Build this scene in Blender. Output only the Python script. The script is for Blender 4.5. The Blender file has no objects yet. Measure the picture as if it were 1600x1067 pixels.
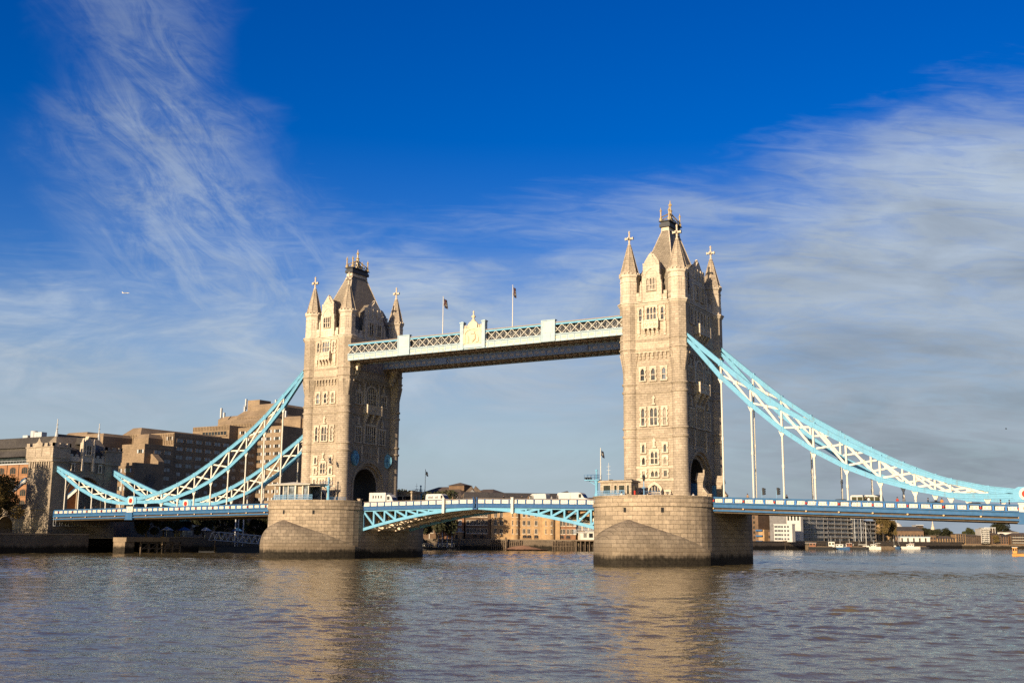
import bpy, bmesh, math, random
from math import sin, cos, pi, radians, sqrt, atan2
from mathutils import Vector, Matrix
C = bpy.context.scene
COL = C.collection
random.seed(7)

# ------------------------------------------------------------------ camera
CAM = Vector((125.984, -206.094, 4.418)); FPX = 1720.4
_y, _p, _r = radians(-30.798), radians(10.094), radians(0.476)
FW = Vector((sin(_y)*cos(_p), cos(_y)*cos(_p), sin(_p)))
_rt = Vector((cos(_y), -sin(_y), 0)); _up = _rt.cross(FW)
RT = _rt*cos(_r)+_up*sin(_r); UP = -_rt*sin(_r)+_up*cos(_r)
cd = bpy.data.cameras.new('camera'); cam = bpy.data.objects.new('camera', cd); COL.objects.link(cam)
M = Matrix((RT, UP, -FW)).transposed().to_4x4(); M.translation = CAM
cam.matrix_world = M
cd.sensor_width = 36; cd.lens = FPX/1600*36; cd.clip_start = .5; cd.clip_end = 30000
C.camera = cam

def at(u, v, ax, val):
    """world point on the plane axis=val behind photo pixel (u, v): used once to survey the far bank"""
    r = FW+RT*((u-800)/FPX)-UP*((v-533.5)/FPX)
    return CAM+r*((val-CAM[ax])/r[ax])

# ------------------------------------------------------------------ world, sun, exposure
SUN = Vector((0.008, -1, 0.262)).normalized()
EL = math.asin(SUN.z)
w = bpy.data.worlds.new('World'); C.world = w; w.use_nodes = True
N = w.node_tree.nodes; L = w.node_tree.links
N.clear()
def nd(t, **k):
    n = N.new(t)
    for a, b in k.items(): setattr(n, a, b)
    return n
def mt(op, a, b=None, c=None, clamp=False):
    n = N.new('ShaderNodeMath'); n.operation = op; n.use_clamp = clamp
    for i, x in enumerate((a, b, c)):
        if x is None: continue
        if isinstance(x, (int, float)): n.inputs[i].default_value = x
        else: L.new(x, n.inputs[i])
    return n.outputs[0]
def mixc(f, a, b):
    n = N.new('ShaderNodeMix'); n.data_type = 'RGBA'
    for i, x in ((0, f), (6, a), (7, b)):
        if isinstance(x, (int, float)): n.inputs[i].default_value = x
        elif isinstance(x, tuple): n.inputs[i].default_value = x
        else: L.new(x, n.inputs[i])
    return n.outputs[2]
def sstep(x, e0, e1):
    n = N.new('ShaderNodeMapRange'); n.interpolation_type = 'SMOOTHSTEP'
    L.new(x, n.inputs[0]); n.inputs[1].default_value = e0; n.inputs[2].default_value = e1
    return n.outputs[0]
sky = nd('ShaderNodeTexSky', sky_type='NISHITA', sun_disc=False, sun_elevation=EL, sun_rotation=pi-.02,
         altitude=0, air_density=1.0, dust_density=.6, ozone_density=2.2)
hsv = nd('ShaderNodeHueSaturation'); hsv.inputs['Hue'].default_value = .530; hsv.inputs['Saturation'].default_value = 1.55; hsv.inputs['Value'].default_value = 1.05
L.new(sky.outputs[0], hsv.inputs['Color'])
tc = nd('ShaderNodeTexCoord'); sp = nd('ShaderNodeSeparateXYZ'); L.new(tc.outputs['Generated'], sp.inputs[0])
dx, dy, dz = sp.outputs
SKY_PATCH = []
def build_sky():
    ca, sa = cos(radians(-30.8)), sin(radians(-30.8))
    f = mt('ADD', mt('MULTIPLY', dx, sa), mt('MULTIPLY', dy, ca)); f = mt('MAXIMUM', f, .05)
    r = mt('SUBTRACT', mt('MULTIPLY', dx, ca), mt('MULTIPLY', dy, sa))
    A = mt('DIVIDE', r, f); Z = mt('DIVIDE', mt('MAXIMUM', dz, .0), f)       # compass bearing and height of the sky, as tangents
    # cloud sheet coordinates (flat layer overhead)
    zc = mt('MAXIMUM', dz, .03)
    px = mt('DIVIDE', dx, zc); py = mt('DIVIDE', dy, zc)
    def vec(a, b, c=0.0):
        n = N.new('ShaderNodeCombineXYZ')
        for i, x in enumerate((a, b, c)):
            if isinstance(x, (int, float)): n.inputs[i].default_value = x
            else: L.new(x, n.inputs[i])
        return n.outputs[0]
    def noise(v, scale, detail=6, rough=.6, dist=0.0):
        n = N.new('ShaderNodeTexNoise'); L.new(v, n.inputs['Vector'])
        n.inputs['Scale'].default_value = scale; n.inputs['Detail'].default_value = detail
        n.inputs['Roughness'].default_value = rough; n.inputs['Distortion'].default_value = dist
        return n.outputs[0]
    mx, mn, ad, sb, mu = (lambda *x: mt('MAXIMUM', *x)), (lambda *x: mt('MINIMUM', *x)), (lambda *x: mt('ADD', *x)), (lambda *x: mt('SUBTRACT', *x)), (lambda *x: mt('MULTIPLY', *x))
    # A: -.47 (left edge) .. .47 (right edge); Z: 0 horizon .. .52 top of the picture
    soft = noise(vec(mu(A, 2.2), mu(Z, 5.5)), 1.6, 5, .55, .6)
    puff = noise(vec(mu(A, 5.0), mu(Z, 15)), 1.5, 8, .62, .8)
    ripple = noise(vec(ad(mu(A, 7), mu(Z, 9)), mu(Z, 42)), 1.7, 6, .6, 1.2)
    strand = ad(mu(noise(vec(mu(ad(mu(Z, 1.0), mu(A, .95)), 21), mu(sb(A, Z), 6.5)), 1.0, 9, .7, 1.0), .85), mu(ripple, .15))
    wob = mu(sb(soft, .5), .16)
    line = sb(ad(.272, mu(mx(A, 0.0), .30)), mu(mx(sb(mu(A, -1.0), .2), 0.0), .10))
    bank = sstep(ad(sb(line, Z), ad(wob, mu(sb(ripple, .5), .07))), -.05, .10)
    right = sstep(ad(A, mu(wob, .8)), .0, .30)
    body = ad(mu(sstep(ad(mu(puff, .45), mu(soft, .55)), .30, .58), sb(1.0, mu(right, .75))), mu(right, .72))
    body = mu(body, ad(.80, mu(sstep(ripple, .34, .62), .20)))
    low = sstep(Z, .03, .16)                       # clearer band low over the roofs
    body = mx(mx(mu(body, ad(mu(sb(1.0, right), mu(low, .85)), ad(mu(right, .95), .1)), None, True), ad(ad(.30, mu(sstep(soft, .35, .68), .25)), mu(right, .30))), mu(mu(sstep(puff, .50, .66), .8), sb(1.0, sstep(mt('ABSOLUTE', sb(Z, .095)), .0, .045))))
    bank = mu(bank, mn(body, .93))
    ctr = ad(-.385, mu(sb(.52, Z), .40))
    d = mt('ABSOLUTE', mt('DIVIDE', ad(sb(A, ctr), mu(wob, 1.1)), ad(.075, mu(mx(sb(.42, Z), 0.0), .32))))
    plume = mu(sb(1.0, sstep(d, .15, 1.5)), ad(mu(sstep(strand, .36, .66), .58), .16))
    plume = mu(mu(plume, sstep(Z, .10, .22)), sb(1.0, mu(sstep(Z, .36, .54), .45)))
    dens = mx(bank, mu(plume, .80))
    shade = ad(ad(.85, mu(sb(puff, .5), .55)), mu(sb(1.0, sstep(mt('ABSOLUTE', sb(line, Z)), 0.0, .2)), .16))
    shade = sb(shade, mu(right, mu(sb(1.0, sstep(Z, .1, .42)), .17)))
    banks = noise(vec(mu(A, 2.6), mu(Z, 11)), 1.35, 4, .55, .9)
    shade = ad(shade, mu(mu(sb(banks, .5), ad(mu(right, .42), .22)), 1.0))
    cc = N.new('ShaderNodeVectorMath'); cc.operation = 'SCALE'; cc.inputs[0].default_value = CLOUD; L.new(shade, cc.inputs['Scale'])
    hz = mu(sb(1.0, sstep(Z, -.03, .27)), .97)      # pale air low over the city
    base = mixc(hz, hsv.outputs[0], HAZEC)
    return mixc(dens, base, cc.outputs[0])
HAZEC = (3.2, 3.85, 4.75, 1)
CLOUD = (3.95, 4.65, 5.45)
bg = nd('ShaderNodeBackground'); bg.inputs[1].default_value = .066
L.new(build_sky(), bg.inputs[0])
wo = nd('ShaderNodeOutputWorld'); L.new(bg.outputs[0], wo.inputs[0])
sl = bpy.data.lights.new('sun', 'SUN'); sl.energy = 5.0; sl.angle = radians(.5); sl.color = (1, .82, .60)
so = bpy.data.objects.new('sun', sl); COL.objects.link(so)
so.rotation_euler = (-SUN).to_track_quat('-Z', 'Y').to_euler()
C.view_settings.view_transform = 'Standard'; C.view_settings.look = 'None'
C.view_settings.exposure = 0.85; C.view_settings.gamma = 1
C.cycles.use_denoising = False; C.cycles.use_adaptive_sampling = False; C.cycles.sample_clamp_indirect = 4; C.cycles.max_bounces = 5; C.cycles.diffuse_bounces = 3; C.cycles.glossy_bounces = 3

# ------------------------------------------------------------------ materials
ALB = .76
class MT:
    """small node-graph helper for one material"""
    def __init__(s, name, rough=.8, spec=.25, metal=0.0):
        s.m = bpy.data.materials.new(name); s.m.use_nodes = True
        s.t = s.m.node_tree; s.b = s.t.nodes['Principled BSDF']
        s.b.inputs['Roughness'].default_value = rough; s.b.inputs['Metallic'].default_value = metal
        s.b.inputs['Specular IOR Level'].default_value = spec
        s.geo = s.t.nodes.new('ShaderNodeNewGeometry'); s.pos = s.geo.outputs['Position']
    def link(s, a, b): s.t.links.new(a, b)
    def math(s, op, a, b=None, clamp=False):
        n = s.t.nodes.new('ShaderNodeMath'); n.operation = op; n.use_clamp = clamp
        for i, x in enumerate((a, b)):
            if x is None: continue
            if isinstance(x, (int, float)): n.inputs[i].default_value = x
            else: s.link(x, n.inputs[i])
        return n.outputs[0]
    def mapped(s, sc=(1, 1, 1), rot=0.0, src=None):
        n = s.t.nodes.new('ShaderNodeMapping'); n.inputs['Scale'].default_value = sc; n.inputs['Rotation'].default_value = (0, 0, rot)
        s.link(src or s.pos, n.inputs['Vector']); return n.outputs[0]
    def noise(s, scale, detail=4, rough=.55, vec=None, dist=0.0):
        n = s.t.nodes.new('ShaderNodeTexNoise'); s.link(vec or s.pos, n.inputs['Vector'])
        n.inputs['Scale'].default_value = scale; n.inputs['Detail'].default_value = detail; n.inputs['Roughness'].default_value = rough
        n.inputs['Distortion'].default_value = dist
        return n.outputs[0]
    def ramp(s, x, a, b, lo=0.0, hi=1.0, smooth=True):
        n = s.t.nodes.new('ShaderNodeMapRange'); s.link(x, n.inputs[0])
        if smooth: n.interpolation_type = 'SMOOTHSTEP'
        n.inputs[1].default_value = a; n.inputs[2].default_value = b; n.inputs[3].default_value = lo; n.inputs[4].default_value = hi
        return n.outputs[0]
    def mix(s, f, a, b, mode='MIX'):
        n = s.t.nodes.new('ShaderNodeMix'); n.data_type = 'RGBA'; n.blend_type = mode
        for i, x in ((0, f), (6, a), (7, b)):
            if isinstance(x, (int, float)): n.inputs[i].default_value = x
            elif isinstance(x, (tuple, list)): n.inputs[i].default_value = tuple(x)+(1,) if len(x) == 3 else tuple(x)
            else: s.link(x, n.inputs[i])
        return n.outputs[2]
    def scale(s, col, f):
        n = s.t.nodes.new('ShaderNodeVectorMath'); n.operation = 'SCALE'
        if isinstance(col, (tuple, list)): n.inputs[0].default_value = tuple(col)
        else: s.link(col, n.inputs[0])
        if isinstance(f, (int, float)): n.inputs['Scale'].default_value = f
        else: s.link(f, n.inputs['Scale'])
        return n.outputs[0]
    def wallvec(s):
        """horizontal run along any wall as X, height as Y"""
        sp = s.t.nodes.new('ShaderNodeSeparateXYZ'); s.link(s.pos, sp.inputs[0])
        cb = s.t.nodes.new('ShaderNodeCombineXYZ'); s.link(s.math('ADD', sp.outputs[0], sp.outputs[1]), cb.inputs[0]); s.link(sp.outputs[2], cb.inputs[1])
        return cb.outputs[0], sp.outputs
    def brick(s, vec, c1, c2, mortar, bw, bh, ms=.02, off=.5):
        n = s.t.nodes.new('ShaderNodeTexBrick'); s.link(vec, n.inputs['Vector'])
        n.inputs['Color1'].default_value = tuple(c1)+(1,); n.inputs['Color2'].default_value = tuple(c2)+(1,); n.inputs['Mortar'].default_value = tuple(mortar)+(1,)
        n.inputs['Scale'].default_value = 1; n.inputs['Mortar Size'].default_value = ms; n.inputs['Brick Width'].default_value = bw; n.inputs['Row Height'].default_value = bh
        n.inputs['Mortar Smooth'].default_value = .3; n.offset = off
        return n
    def bump(s, h, strength=.3, dist=.05):
        n = s.t.nodes.new('ShaderNodeBump'); n.inputs['Strength'].default_value = strength; n.inputs['Distance'].default_value = dist
        s.link(h, n.inputs['Height']); s.link(n.outputs[0], s.b.inputs['Normal'])
    def out(s, col):
        if isinstance(col, tuple): s.b.inputs['Base Color'].default_value = col+(1,)
        else: s.link(col, s.b.inputs['Base Color'])
        return s.m

def paint(name, col, rough=.45, wear=.12, dirt=(.13, .095, .06), spec=.1, scale=1.3):
    k = MT(name, max(rough, .6), spec)
    n = k.noise(scale, 6, .65); m = k.noise(scale*6, 3, .6)
    c = k.scale(col, k.ramp(n, .3, .7, ALB*(1-wear), ALB*(1+wear*.6)))
    c = k.mix(k.ramp(k.math('MULTIPLY', n, m), .31, .42, 0, .5), c, dirt)
    c = k.mix(k.ramp(k.noise(1.0, 5, .65, k.mapped((1.6, 1.6, .22))), .55, .72, 0, .38), c, dirt)
    k.bump(m, .08, .02)
    return k.out(c)
def plain(name, col, rough=.7, var=.15, scale=2.0, spec=.25, metal=0.0):
    k = MT(name, rough, spec, metal)
    n = k.noise(scale, 5, .6)
    return k.out(k.scale(col, k.ramp(n, .25, .75, ALB*(1-var), ALB*(1+var))))
def ashlar(name, c1, c2, mortar, bw, bh, rough=.88, stain=.35, tide=False, rocky=.5, ms=.018):
    k = MT(name, rough, .15)
    v, sp = k.wallvec()
    b = k.brick(v, c1, c2, mortar, bw, bh, ms)
    grain = k.noise(2.2, 7, .7); fine = k.noise(14, 4, .6)
    c = k.scale(b.outputs[0], k.ramp(grain, .25, .75, ALB*.78, ALB*1.2))
    c = k.scale(c, k.ramp(fine, .3, .7, .9, 1.1))
    streak = k.noise(1.0, 6, .65, k.mapped((.8, .8, .10)))
    c = k.mix(k.ramp(streak, .52, .74, 0, stain), c, tuple(x*.33 for x in c1))
    broad = k.noise(.16, 3, .5)
    c = k.scale(c, k.ramp(broad, .3, .7, .84, 1.12))
    h = k.math('ADD', k.math('MULTIPLY', b.outputs[1], -1.2), k.math('MULTIPLY', grain, rocky))
    if tide:
        zz = k.math('ADD', sp[2], k.math('ADD', k.math('MULTIPLY', k.math('SUBTRACT', k.noise(.30, 6, .68), .5), 2.0), k.math('MULTIPLY', k.math('SUBTRACT', k.noise(1.0, 4, .6, k.mapped((2.2, 2.2, .3))), .5), 1.3)))
        c = k.mix(k.ramp(zz, 3.8, 1.9, 0, .35), c, (.16, .115, .07))
        c = k.mix(k.ramp(zz, 1.95, .85, 0, .94), c, k.scale((.011, .009, .006), k.ramp(grain, .3, .7, .4, 2.2)))
    k.bump(h, .55, .06)
    return k.out(c)
def brickwall(name, c1, c2, mortar, bw=.45, bh=.16, var=.2):
    k = MT(name, .9, .1)
    v, sp = k.wallvec()
    b = k.brick(v, c1, c2, mortar, bw, bh, .012)
    n = k.noise(.5, 6, .65)
    c = k.scale(b.outputs[0], k.ramp(n, .25, .75, ALB*(1-var), ALB*(1+var)))
    s2 = k.noise(1.0, 5, .6, k.mapped((.6, .6, .08)))
    c = k.mix(k.ramp(s2, .55, .75, 0, .3), c, tuple(x*.4 for x in c1))
    return k.out(c)

m_stone = ashlar('tower_granite', (.49, .395, .285), (.40, .32, .228), (.22, .175, .125), 1.15, .46, stain=.42)
m_stone2 = ashlar('upper_tower_stone', (.56, .455, .325), (.50, .40, .285), (.34, .27, .19), 1.15, .46, stain=.25)
m_lime = ashlar('portland_stone', (.70, .58, .43), (.62, .51, .375), (.44, .36, .26), 1.3, .6, stain=.22, rocky=.25, ms=.012)
m_pier = ashlar('pier_granite', (.45, .35, .24), (.315, .245, .168), (.12, .09, .06), 1.9, .78, tide=True, rocky=.5, ms=.032)
m_cut = ashlar('cutwater_granite', (.33, .26, .182), (.235, .185, .13), (.10, .078, .054), 1.7, .72, stain=.6, tide=True, rocky=.7, ms=.03)
m_abut = ashlar('abutment_granite', (.40, .32, .225), (.32, .255, .18), (.2, .155, .11), 1.0, .42, tide=True, stain=.4)
m_slate = ashlar('roof_slate', (.33, .27, .195), (.265, .215, .155), (.15, .12, .09), .5, .3, rough=.6, stain=.25, rocky=.2)
m_slate2 = ashlar('dark_slate', (.10, .088, .074), (.078, .068, .058), (.05, .045, .04), .5, .28, rough=.65, stain=.2, rocky=.2)
m_lead = plain('dark_lead', (.06, .06, .062), .6)
m_gold = plain('weathered_gilding', (.46, .33, .15), .45, .2, 3, .5)
m_lb = paint('light_blue_paint', (.175, .42, .575), .42, .10)
m_pb = paint('pale_blue_paint', (.42, .52, .55), .5, .10)
m_mb = paint('mid_blue_paint', (.045, .135, .27), .45, .14)
m_db = paint('deep_blue_paint', (.03, .09, .21), .5, .14)
m_wh = paint('cream_white_paint', (.72, .665, .55), .5, .08)
m_gr = paint('grey_white_paint', (.55, .55, .53), .55, .1)
m_red = paint('red_paint', (.52, .05, .03), .45, .08)
m_rib = paint('underside_brown_iron', (.31, .225, .145), .75, .2)
m_ribd = paint('dark_brown_iron', (.11, .082, .055), .75, .25)
m_under = paint('bounce_lit_underside_iron', (.75, .61, .45), .75, .2)  # paler copy of the brown iron, water bounce light put into its colour
m_dk = plain('dark_iron', (.025, .025, .027), .6)
m_tar = plain('asphalt', (.05, .05, .05), .9)
m_blk = plain('black_rubber', (.015, .015, .015), .8)
m_timber = plain('weathered_timber', (.14, .10, .065), .9, .35, 1.2)
m_pile = ashlar('tarred_timber_piles', (.095, .07, .045), (.06, .045, .03), (.03, .025, .02), .5, 3, tide=True, stain=.5)
m_conc = ashlar('jetty_concrete', (.34, .25, .16), (.29, .215, .14), (.17, .13, .09), 3.0, 1.2, tide=True, stain=.45)
m_quay = ashlar('quay_masonry', (.21, .16, .11), (.16, .125, .088), (.09, .07, .05), 1.2, .45, tide=True, stain=.5)
def glass(name, col=(.03, .032, .034), rough=.08, spec=.6):
    k = MT(name, rough, spec); n = k.noise(.9, 2, .5)
    return k.out(k.scale(col, k.ramp(n, .3, .7, .5, 1.7)))
m_gl = glass('window_glass', (.06, .058, .056), .14, .5)
m_gld = glass('dark_window_glass', (.022, .022, .022), .1, .4)
m_glb = glass('pale_window_glass', (.12, .13, .14), .12, .6)
m_gl2 = glass('blind_behind_glass', (.20, .17, .13), .2, .4)
m_hot = ashlar('hotel_concrete', (.31, .222, .14), (.27, .195, .122), (.19, .135, .09), 3.0, .5, stain=.3, rocky=.15, ms=.01)
m_brick_s = brickwall('sandy_brick', (.50, .315, .15), (.42, .26, .125), (.35, .25, .15))
m_brick_r = brickwall('red_brown_brick', (.33, .165, .085), (.27, .13, .068), (.26, .17, .11))
m_brick_o = brickwall('orange_brick', (.36, .185, .095), (.32, .16, .08), (.30, .17, .09))
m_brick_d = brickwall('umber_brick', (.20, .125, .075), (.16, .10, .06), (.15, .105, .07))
m_mod = plain('pale_render', (.60, .55, .47), .8, .1, .5)
m_modg = plain('grey_cladding', (.20, .185, .17), .7, .2, .6)
m_foot = plain('footway_paving', (.22, .19, .155), .9, .2)
SKINM = plain('skin', (.46, .29, .21), .6, .05)
def foliage(name, c1, c2):
    k = MT(name, .75, .15)
    rnd = k.t.nodes.new('ShaderNodeNewGeometry').outputs['Random Per Island']
    c = k.mix(rnd, c1, c2)
    return k.out(c)
m_leaf = foliage('leaf_green', (.035, .045, .015), (.085, .08, .028))
m_leafa = foliage('leaf_autumn', (.075, .058, .022), (.15, .10, .035))
m_leafd = foliage('leaf_dark', (.018, .022, .010), (.045, .042, .018))
m_bark = plain('bark', (.075, .058, .043), .95, .3, 3)

# ------------------------------------------------------------------ mesh helpers
ROOT = {}
class MB:
    def __init__(s, fr=None): s.v = []; s.f = []; s.m = []; s.fr = fr; s.sm = set()
    def add(s, vs, fs, mi=0, smooth=False):
        o = len(s.v)
        s.v += [s.fr(*p) if s.fr else tuple(p) for p in vs]
        for f in fs:
            if smooth: s.sm.add(len(s.f))
            s.f.append([i+o for i in f]); s.m.append(mi)
    def box(s, x0, x1, y0, y1, z0, z1, mi=0):
        s.add([(x, y, z) for z in (z0, z1) for x, y in ((x0, y0), (x1, y0), (x1, y1), (x0, y1))],
              [(3, 2, 1, 0), (4, 5, 6, 7), (0, 1, 5, 4), (1, 2, 6, 5), (2, 3, 7, 6), (3, 0, 4, 7)], mi)
        return s
    def bar(s, p, q, w, h, mi=0, up=(0, 0, 1)):
        p, q = Vector(p), Vector(q); d = (q-p).normalized(); up = Vector(up)
        if abs(d.dot(up)) > .98: up = Vector((1, 0, 0))
        a = d.cross(up).normalized()*w/2; b = a.cross(d).normalized()*h/2
        s.add([c+e*a+g*b for c in (p, q) for e, g in ((-1, -1), (1, -1), (1, 1), (-1, 1))],
              [(3, 2, 1, 0), (4, 5, 6, 7), (0, 1, 5, 4), (1, 2, 6, 5), (2, 3, 7, 6), (3, 0, 4, 7)], mi)
        return s
    def tube(s, p, q, r0, r1=None, n=8, mi=0, smooth=True, caps=True):
        p, q = Vector(p), Vector(q); r1 = r0 if r1 is None else r1
        d = (q-p).normalized(); up = Vector((0, 0, 1)) if abs(d.z) < .95 else Vector((1, 0, 0))
        a = d.cross(up).normalized(); b = a.cross(d)
        vs = [c+(a*cos(2*pi*i/n)+b*sin(2*pi*i/n))*r for c, r in ((p, r0), (q, r1)) for i in range(n)]
        s.add(vs, [(i, (i+1) % n, n+(i+1) % n, n+i) for i in range(n)], mi, smooth)
        if caps: s.add(vs, [tuple(range(n))[::-1], tuple(range(n, 2*n))], mi)
        return s
    def lathe(s, cx, cy, prof, n=8, mi=0, smooth=False, ph=0.0, cap=True):
        vs = [(cx+r*cos(2*pi*(i+ph)/n), cy+r*sin(2*pi*(i+ph)/n), z) for r, z in prof for i in range(n)]
        fs = [(k*n+i, k*n+(i+1) % n, (k+1)*n+(i+1) % n, (k+1)*n+i) for k in range(len(prof)-1) for i in range(n)]
        s.add(vs, fs, mi, smooth)
        if cap: s.add(vs, [tuple(range(n))[::-1], tuple(range((len(prof)-1)*n, len(prof)*n))], mi)
        return s
    def prism(s, poly, o0, o1, mi=0):
        """poly of (a, z) extruded along the outward axis, vertices given as (a, o, z)"""
        n = len(poly)
        vs = [(a, o, z) for o in (o0, o1) for a, z in poly]
        s.add(vs, [tuple(range(n)), tuple(range(n, 2*n))[::-1]]+[(i, n+i, n+(i+1) % n, (i+1) % n) for i in range(n)], mi)
        return s
    def plan(s, poly, z0, z1, mi=0, smooth=False):
        n = len(poly)
        vs = [(x, y, z) for z in (z0, z1) for x, y in poly]
        s.add(vs, [tuple(range(n))[::-1], tuple(range(n, 2*n))], mi)
        s.add(vs, [(i, (i+1) % n, n+(i+1) % n, n+i) for i in range(n)], mi, smooth)
        return s
    def ring(s, outer, inner, o0, o1, mi=0, closed=False):
        """strip between two equal-length (a, z) outlines, extruded o0..o1"""
        n = len(outer); vs = [(a, o, z) for o in (o0, o1) for p in (outer, inner) for a, z in p]
        O0, I0, O1, I1 = 0, n, 2*n, 3*n; fs = []
        for i in range(n if closed else n-1):
            j = (i+1) % n
            fs += [(O1+i, O1+j, I1+j, I1+i), (O0+i, I0+i, I0+j, O0+j), (O0+i, O0+j, O1+j, O1+i), (I0+i, I1+i, I1+j, I0+j)]
        if not closed:
            fs += [(O0, O1, I1, I0), (O0+n-1, I0+n-1, I1+n-1, O1+n-1)]
        s.add(vs, fs, mi); return s
    def mesh(s, name, mats, off=(0, 0, 0)):
        me = bpy.data.meshes.new(name)
        me.from_pydata([(x-off[0], y-off[1], z-off[2]) for x, y, z in s.v], [], s.f)
        mats = mats if isinstance(mats, (list, tuple)) else [mats]
        for m in mats: me.materials.append(m)
        me.polygons.foreach_set('material_index', s.m)
        me.polygons.foreach_set('use_smooth', [i in s.sm for i in range(len(s.f))])
        me.update(); return me
    def build(s, name, mats, parent=None, label=None):
        off = ROOT.get(parent.name, (0, 0, 0)) if parent else (0, 0, 0)
        o = bpy.data.objects.new(name, s.mesh(name, mats, off)); COL.objects.link(o)
        if parent: o.parent = parent; ROOT[o.name] = off
        if label: o['label'] = label
        return o
def arch(a0, a1, zs, rise, n=10, pointed=False):
    """points left to right over an opening"""
    w = (a1-a0)/2; c = (a0+a1)/2; out = []
    for i in range(n+1):
        t = -1+2*i/n
        z = (sqrt(max(0, 1-((abs(t)+1)/2)**2))/sqrt(.75)) if pointed else sqrt(max(0, 1-t*t))
        if not pointed: t, z = -cos(pi*i/n), sin(pi*i/n)
        out.append((c+w*t, zs+rise*z))
    return out
def tag(o, label=None, cat=None, group=None, kind=None):
    for k, v in (('label', label), ('category', cat), ('group', group), ('kind', kind)):
        if v: o[k] = v
    return o
def thing(name, label, cat, loc=(0, 0, 0), group=None, rz=0.0):
    o = bpy.data.objects.new(name, None); COL.objects.link(o)
    o.location = loc; o.rotation_euler = (0, 0, rz); o.empty_display_size = .5
    ROOT[o.name] = tuple(loc)
    return tag(o, label, cat, group)
def place(me, name, parent, loc, rz=0.0):
    """a part sharing mesh data; loc in world terms for an unrotated thing"""
    o = bpy.data.objects.new(name, me); COL.objects.link(o); o.parent = parent
    off = ROOT.get(parent.name, (0, 0, 0))
    o.location = Vector(loc)-Vector(off); o.rotation_euler = (0, 0, rz); return o
def copy_tree(o, parent=None):
    c = o.copy(); COL.objects.link(c); c.parent = parent
    for ch in list(o.children): copy_tree(ch, c)
    return c
def clone(o, loc, rz=0.0, label=None, scale=None, group=None):
    c = copy_tree(o); c.location = loc; c.rotation_euler = (0, 0, rz); ROOT[c.name] = tuple(loc)
    if label: c['label'] = label
    if group: c['group'] = group
    if scale: c.scale = scale if not isinstance(scale, (int, float)) else (scale,)*3
    return c

# ------------------------------------------------------------------ river and land
COAST = [(-117.5, -900), (-117.5, -60), (-117.5, 60), (-121, 120), (-126, 150), (-72, 192), (-71, 300), (-60, 400), (-33, 560), (-12, 680), (30, 716), (95, 742), (200, 790), (420, 900), (900, 1500), (1100, 3500)]
def water():
    import numpy as np
    k = MT('muddy_river_water', .06, .44); k.b.inputs['IOR'].default_value = 1.33; k.b.inputs['Specular Tint'].default_value = (1, .91, .64, 1)
    a = k.noise(1.1, 4, .6, k.mapped((.55, 1.0, 1), radians(24)), .3)
    b = k.noise(3.6, 4, .62, k.mapped((.6, 1.0, 1), radians(40)), .2)
    h = k.math('ADD', k.math('MULTIPLY', a, .10), k.math('MULTIPLY', b, .02))
    silt = k.noise(.03, 4, .6, k.mapped((.5, 1.4, 1), .5))
    c = k.mix(k.ramp(silt, .35, .65), (.086, .066, .031), (.116, .089, .043))
    k.bump(h, 1.0, 1.0)
    k.out(c)
    # choppy surface near and under the bridge: a fan of fine quads, finest at the embankment
    na = 1000; th = np.linspace(radians(-70), radians(12), na); rr = [24.0]
    while rr[-1] < 520: rr.append(rr[-1]+max(.085, rr[-1]*.0030))
    rr = np.array(rr); nr = len(rr)
    T, Rr = np.meshgrid(th, rr); X = CAM.x+Rr*np.sin(T); Y = CAM.y+Rr*np.cos(T); Z = np.zeros_like(X)
    rg = np.random.default_rng(5); wind = radians(114)
    amp = .74+.5*np.sin(X*.021+1.3+.8*np.sin(Y*.013))*np.sin(Y*.017+.6+.9*np.sin(X*.011))+.25*np.sin(X*.052-Y*.061+1.0)
    amp = np.clip(amp, .3, 1.3)
    for i in range(72):
        lam = .30*(7.5/.30)**((i/71.0)**1.25)*rg.uniform(.85, 1.2); d = wind+rg.normal(0, .5); kk = 2*pi/lam
        s = .0265*(.55 if lam < .5 else 1.0 if lam < 1.9 else max(.4, (1.9/lam)**.7))
        A_ = s/kk*1.6
        fade = np.clip((lam/(Rr*.0030*2.3)-.6)/1.0, 0, 1)
        ph = kk*(X*cos(d)+Y*sin(d))+rg.uniform(0, 6.28)+.7*np.sin(.05*X+.04*Y+i)
        Z += A_*fade*(np.sin(ph)+.22*np.sin(2*ph+1.57))
    Z *= amp; Z *= np.clip((520-Rr)/60, 0, 1); Z -= .4
    co = np.stack([X, Y, Z], -1).reshape(-1, 3).astype('f')
    idx = np.arange(na*nr).reshape(nr, na); q = np.stack([idx[:-1, :-1], idx[:-1, 1:], idx[1:, 1:], idx[1:, :-1]], -1).reshape(-1)
    me = bpy.data.meshes.new('river_water'); me.vertices.add(len(co)); me.vertices.foreach_set('co', co.reshape(-1)); nq = len(q)//4
    me.loops.add(len(q)); me.loops.foreach_set('vertex_index', q.astype('i')); me.polygons.add(nq); me.polygons.foreach_set('loop_start', np.arange(0, len(q), 4, dtype='i')); me.polygons.foreach_set('use_smooth', np.ones(nq, dtype=bool))
    me.update(calc_edges=True); me.materials.append(k.m)
    o = bpy.data.objects.new('river_water', me); COL.objects.link(o); tag(o, kind='structure')
    bm = MB(); R = 9000
    bm.add([(-R, -900, -.7), (R, -900, -.7), (R, R, -.7), (-R, R, -.7)], [(0, 1, 2, 3)])
    tag(bm.build('outer_water', k.m), kind='structure')
water()
b = MB()
kg = MT('bank_ground', .95, .1); kg.out(kg.scale((.10, .085, .06), kg.ramp(kg.noise(.08, 5, .6), .3, .7, .6, 1.4)))
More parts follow.
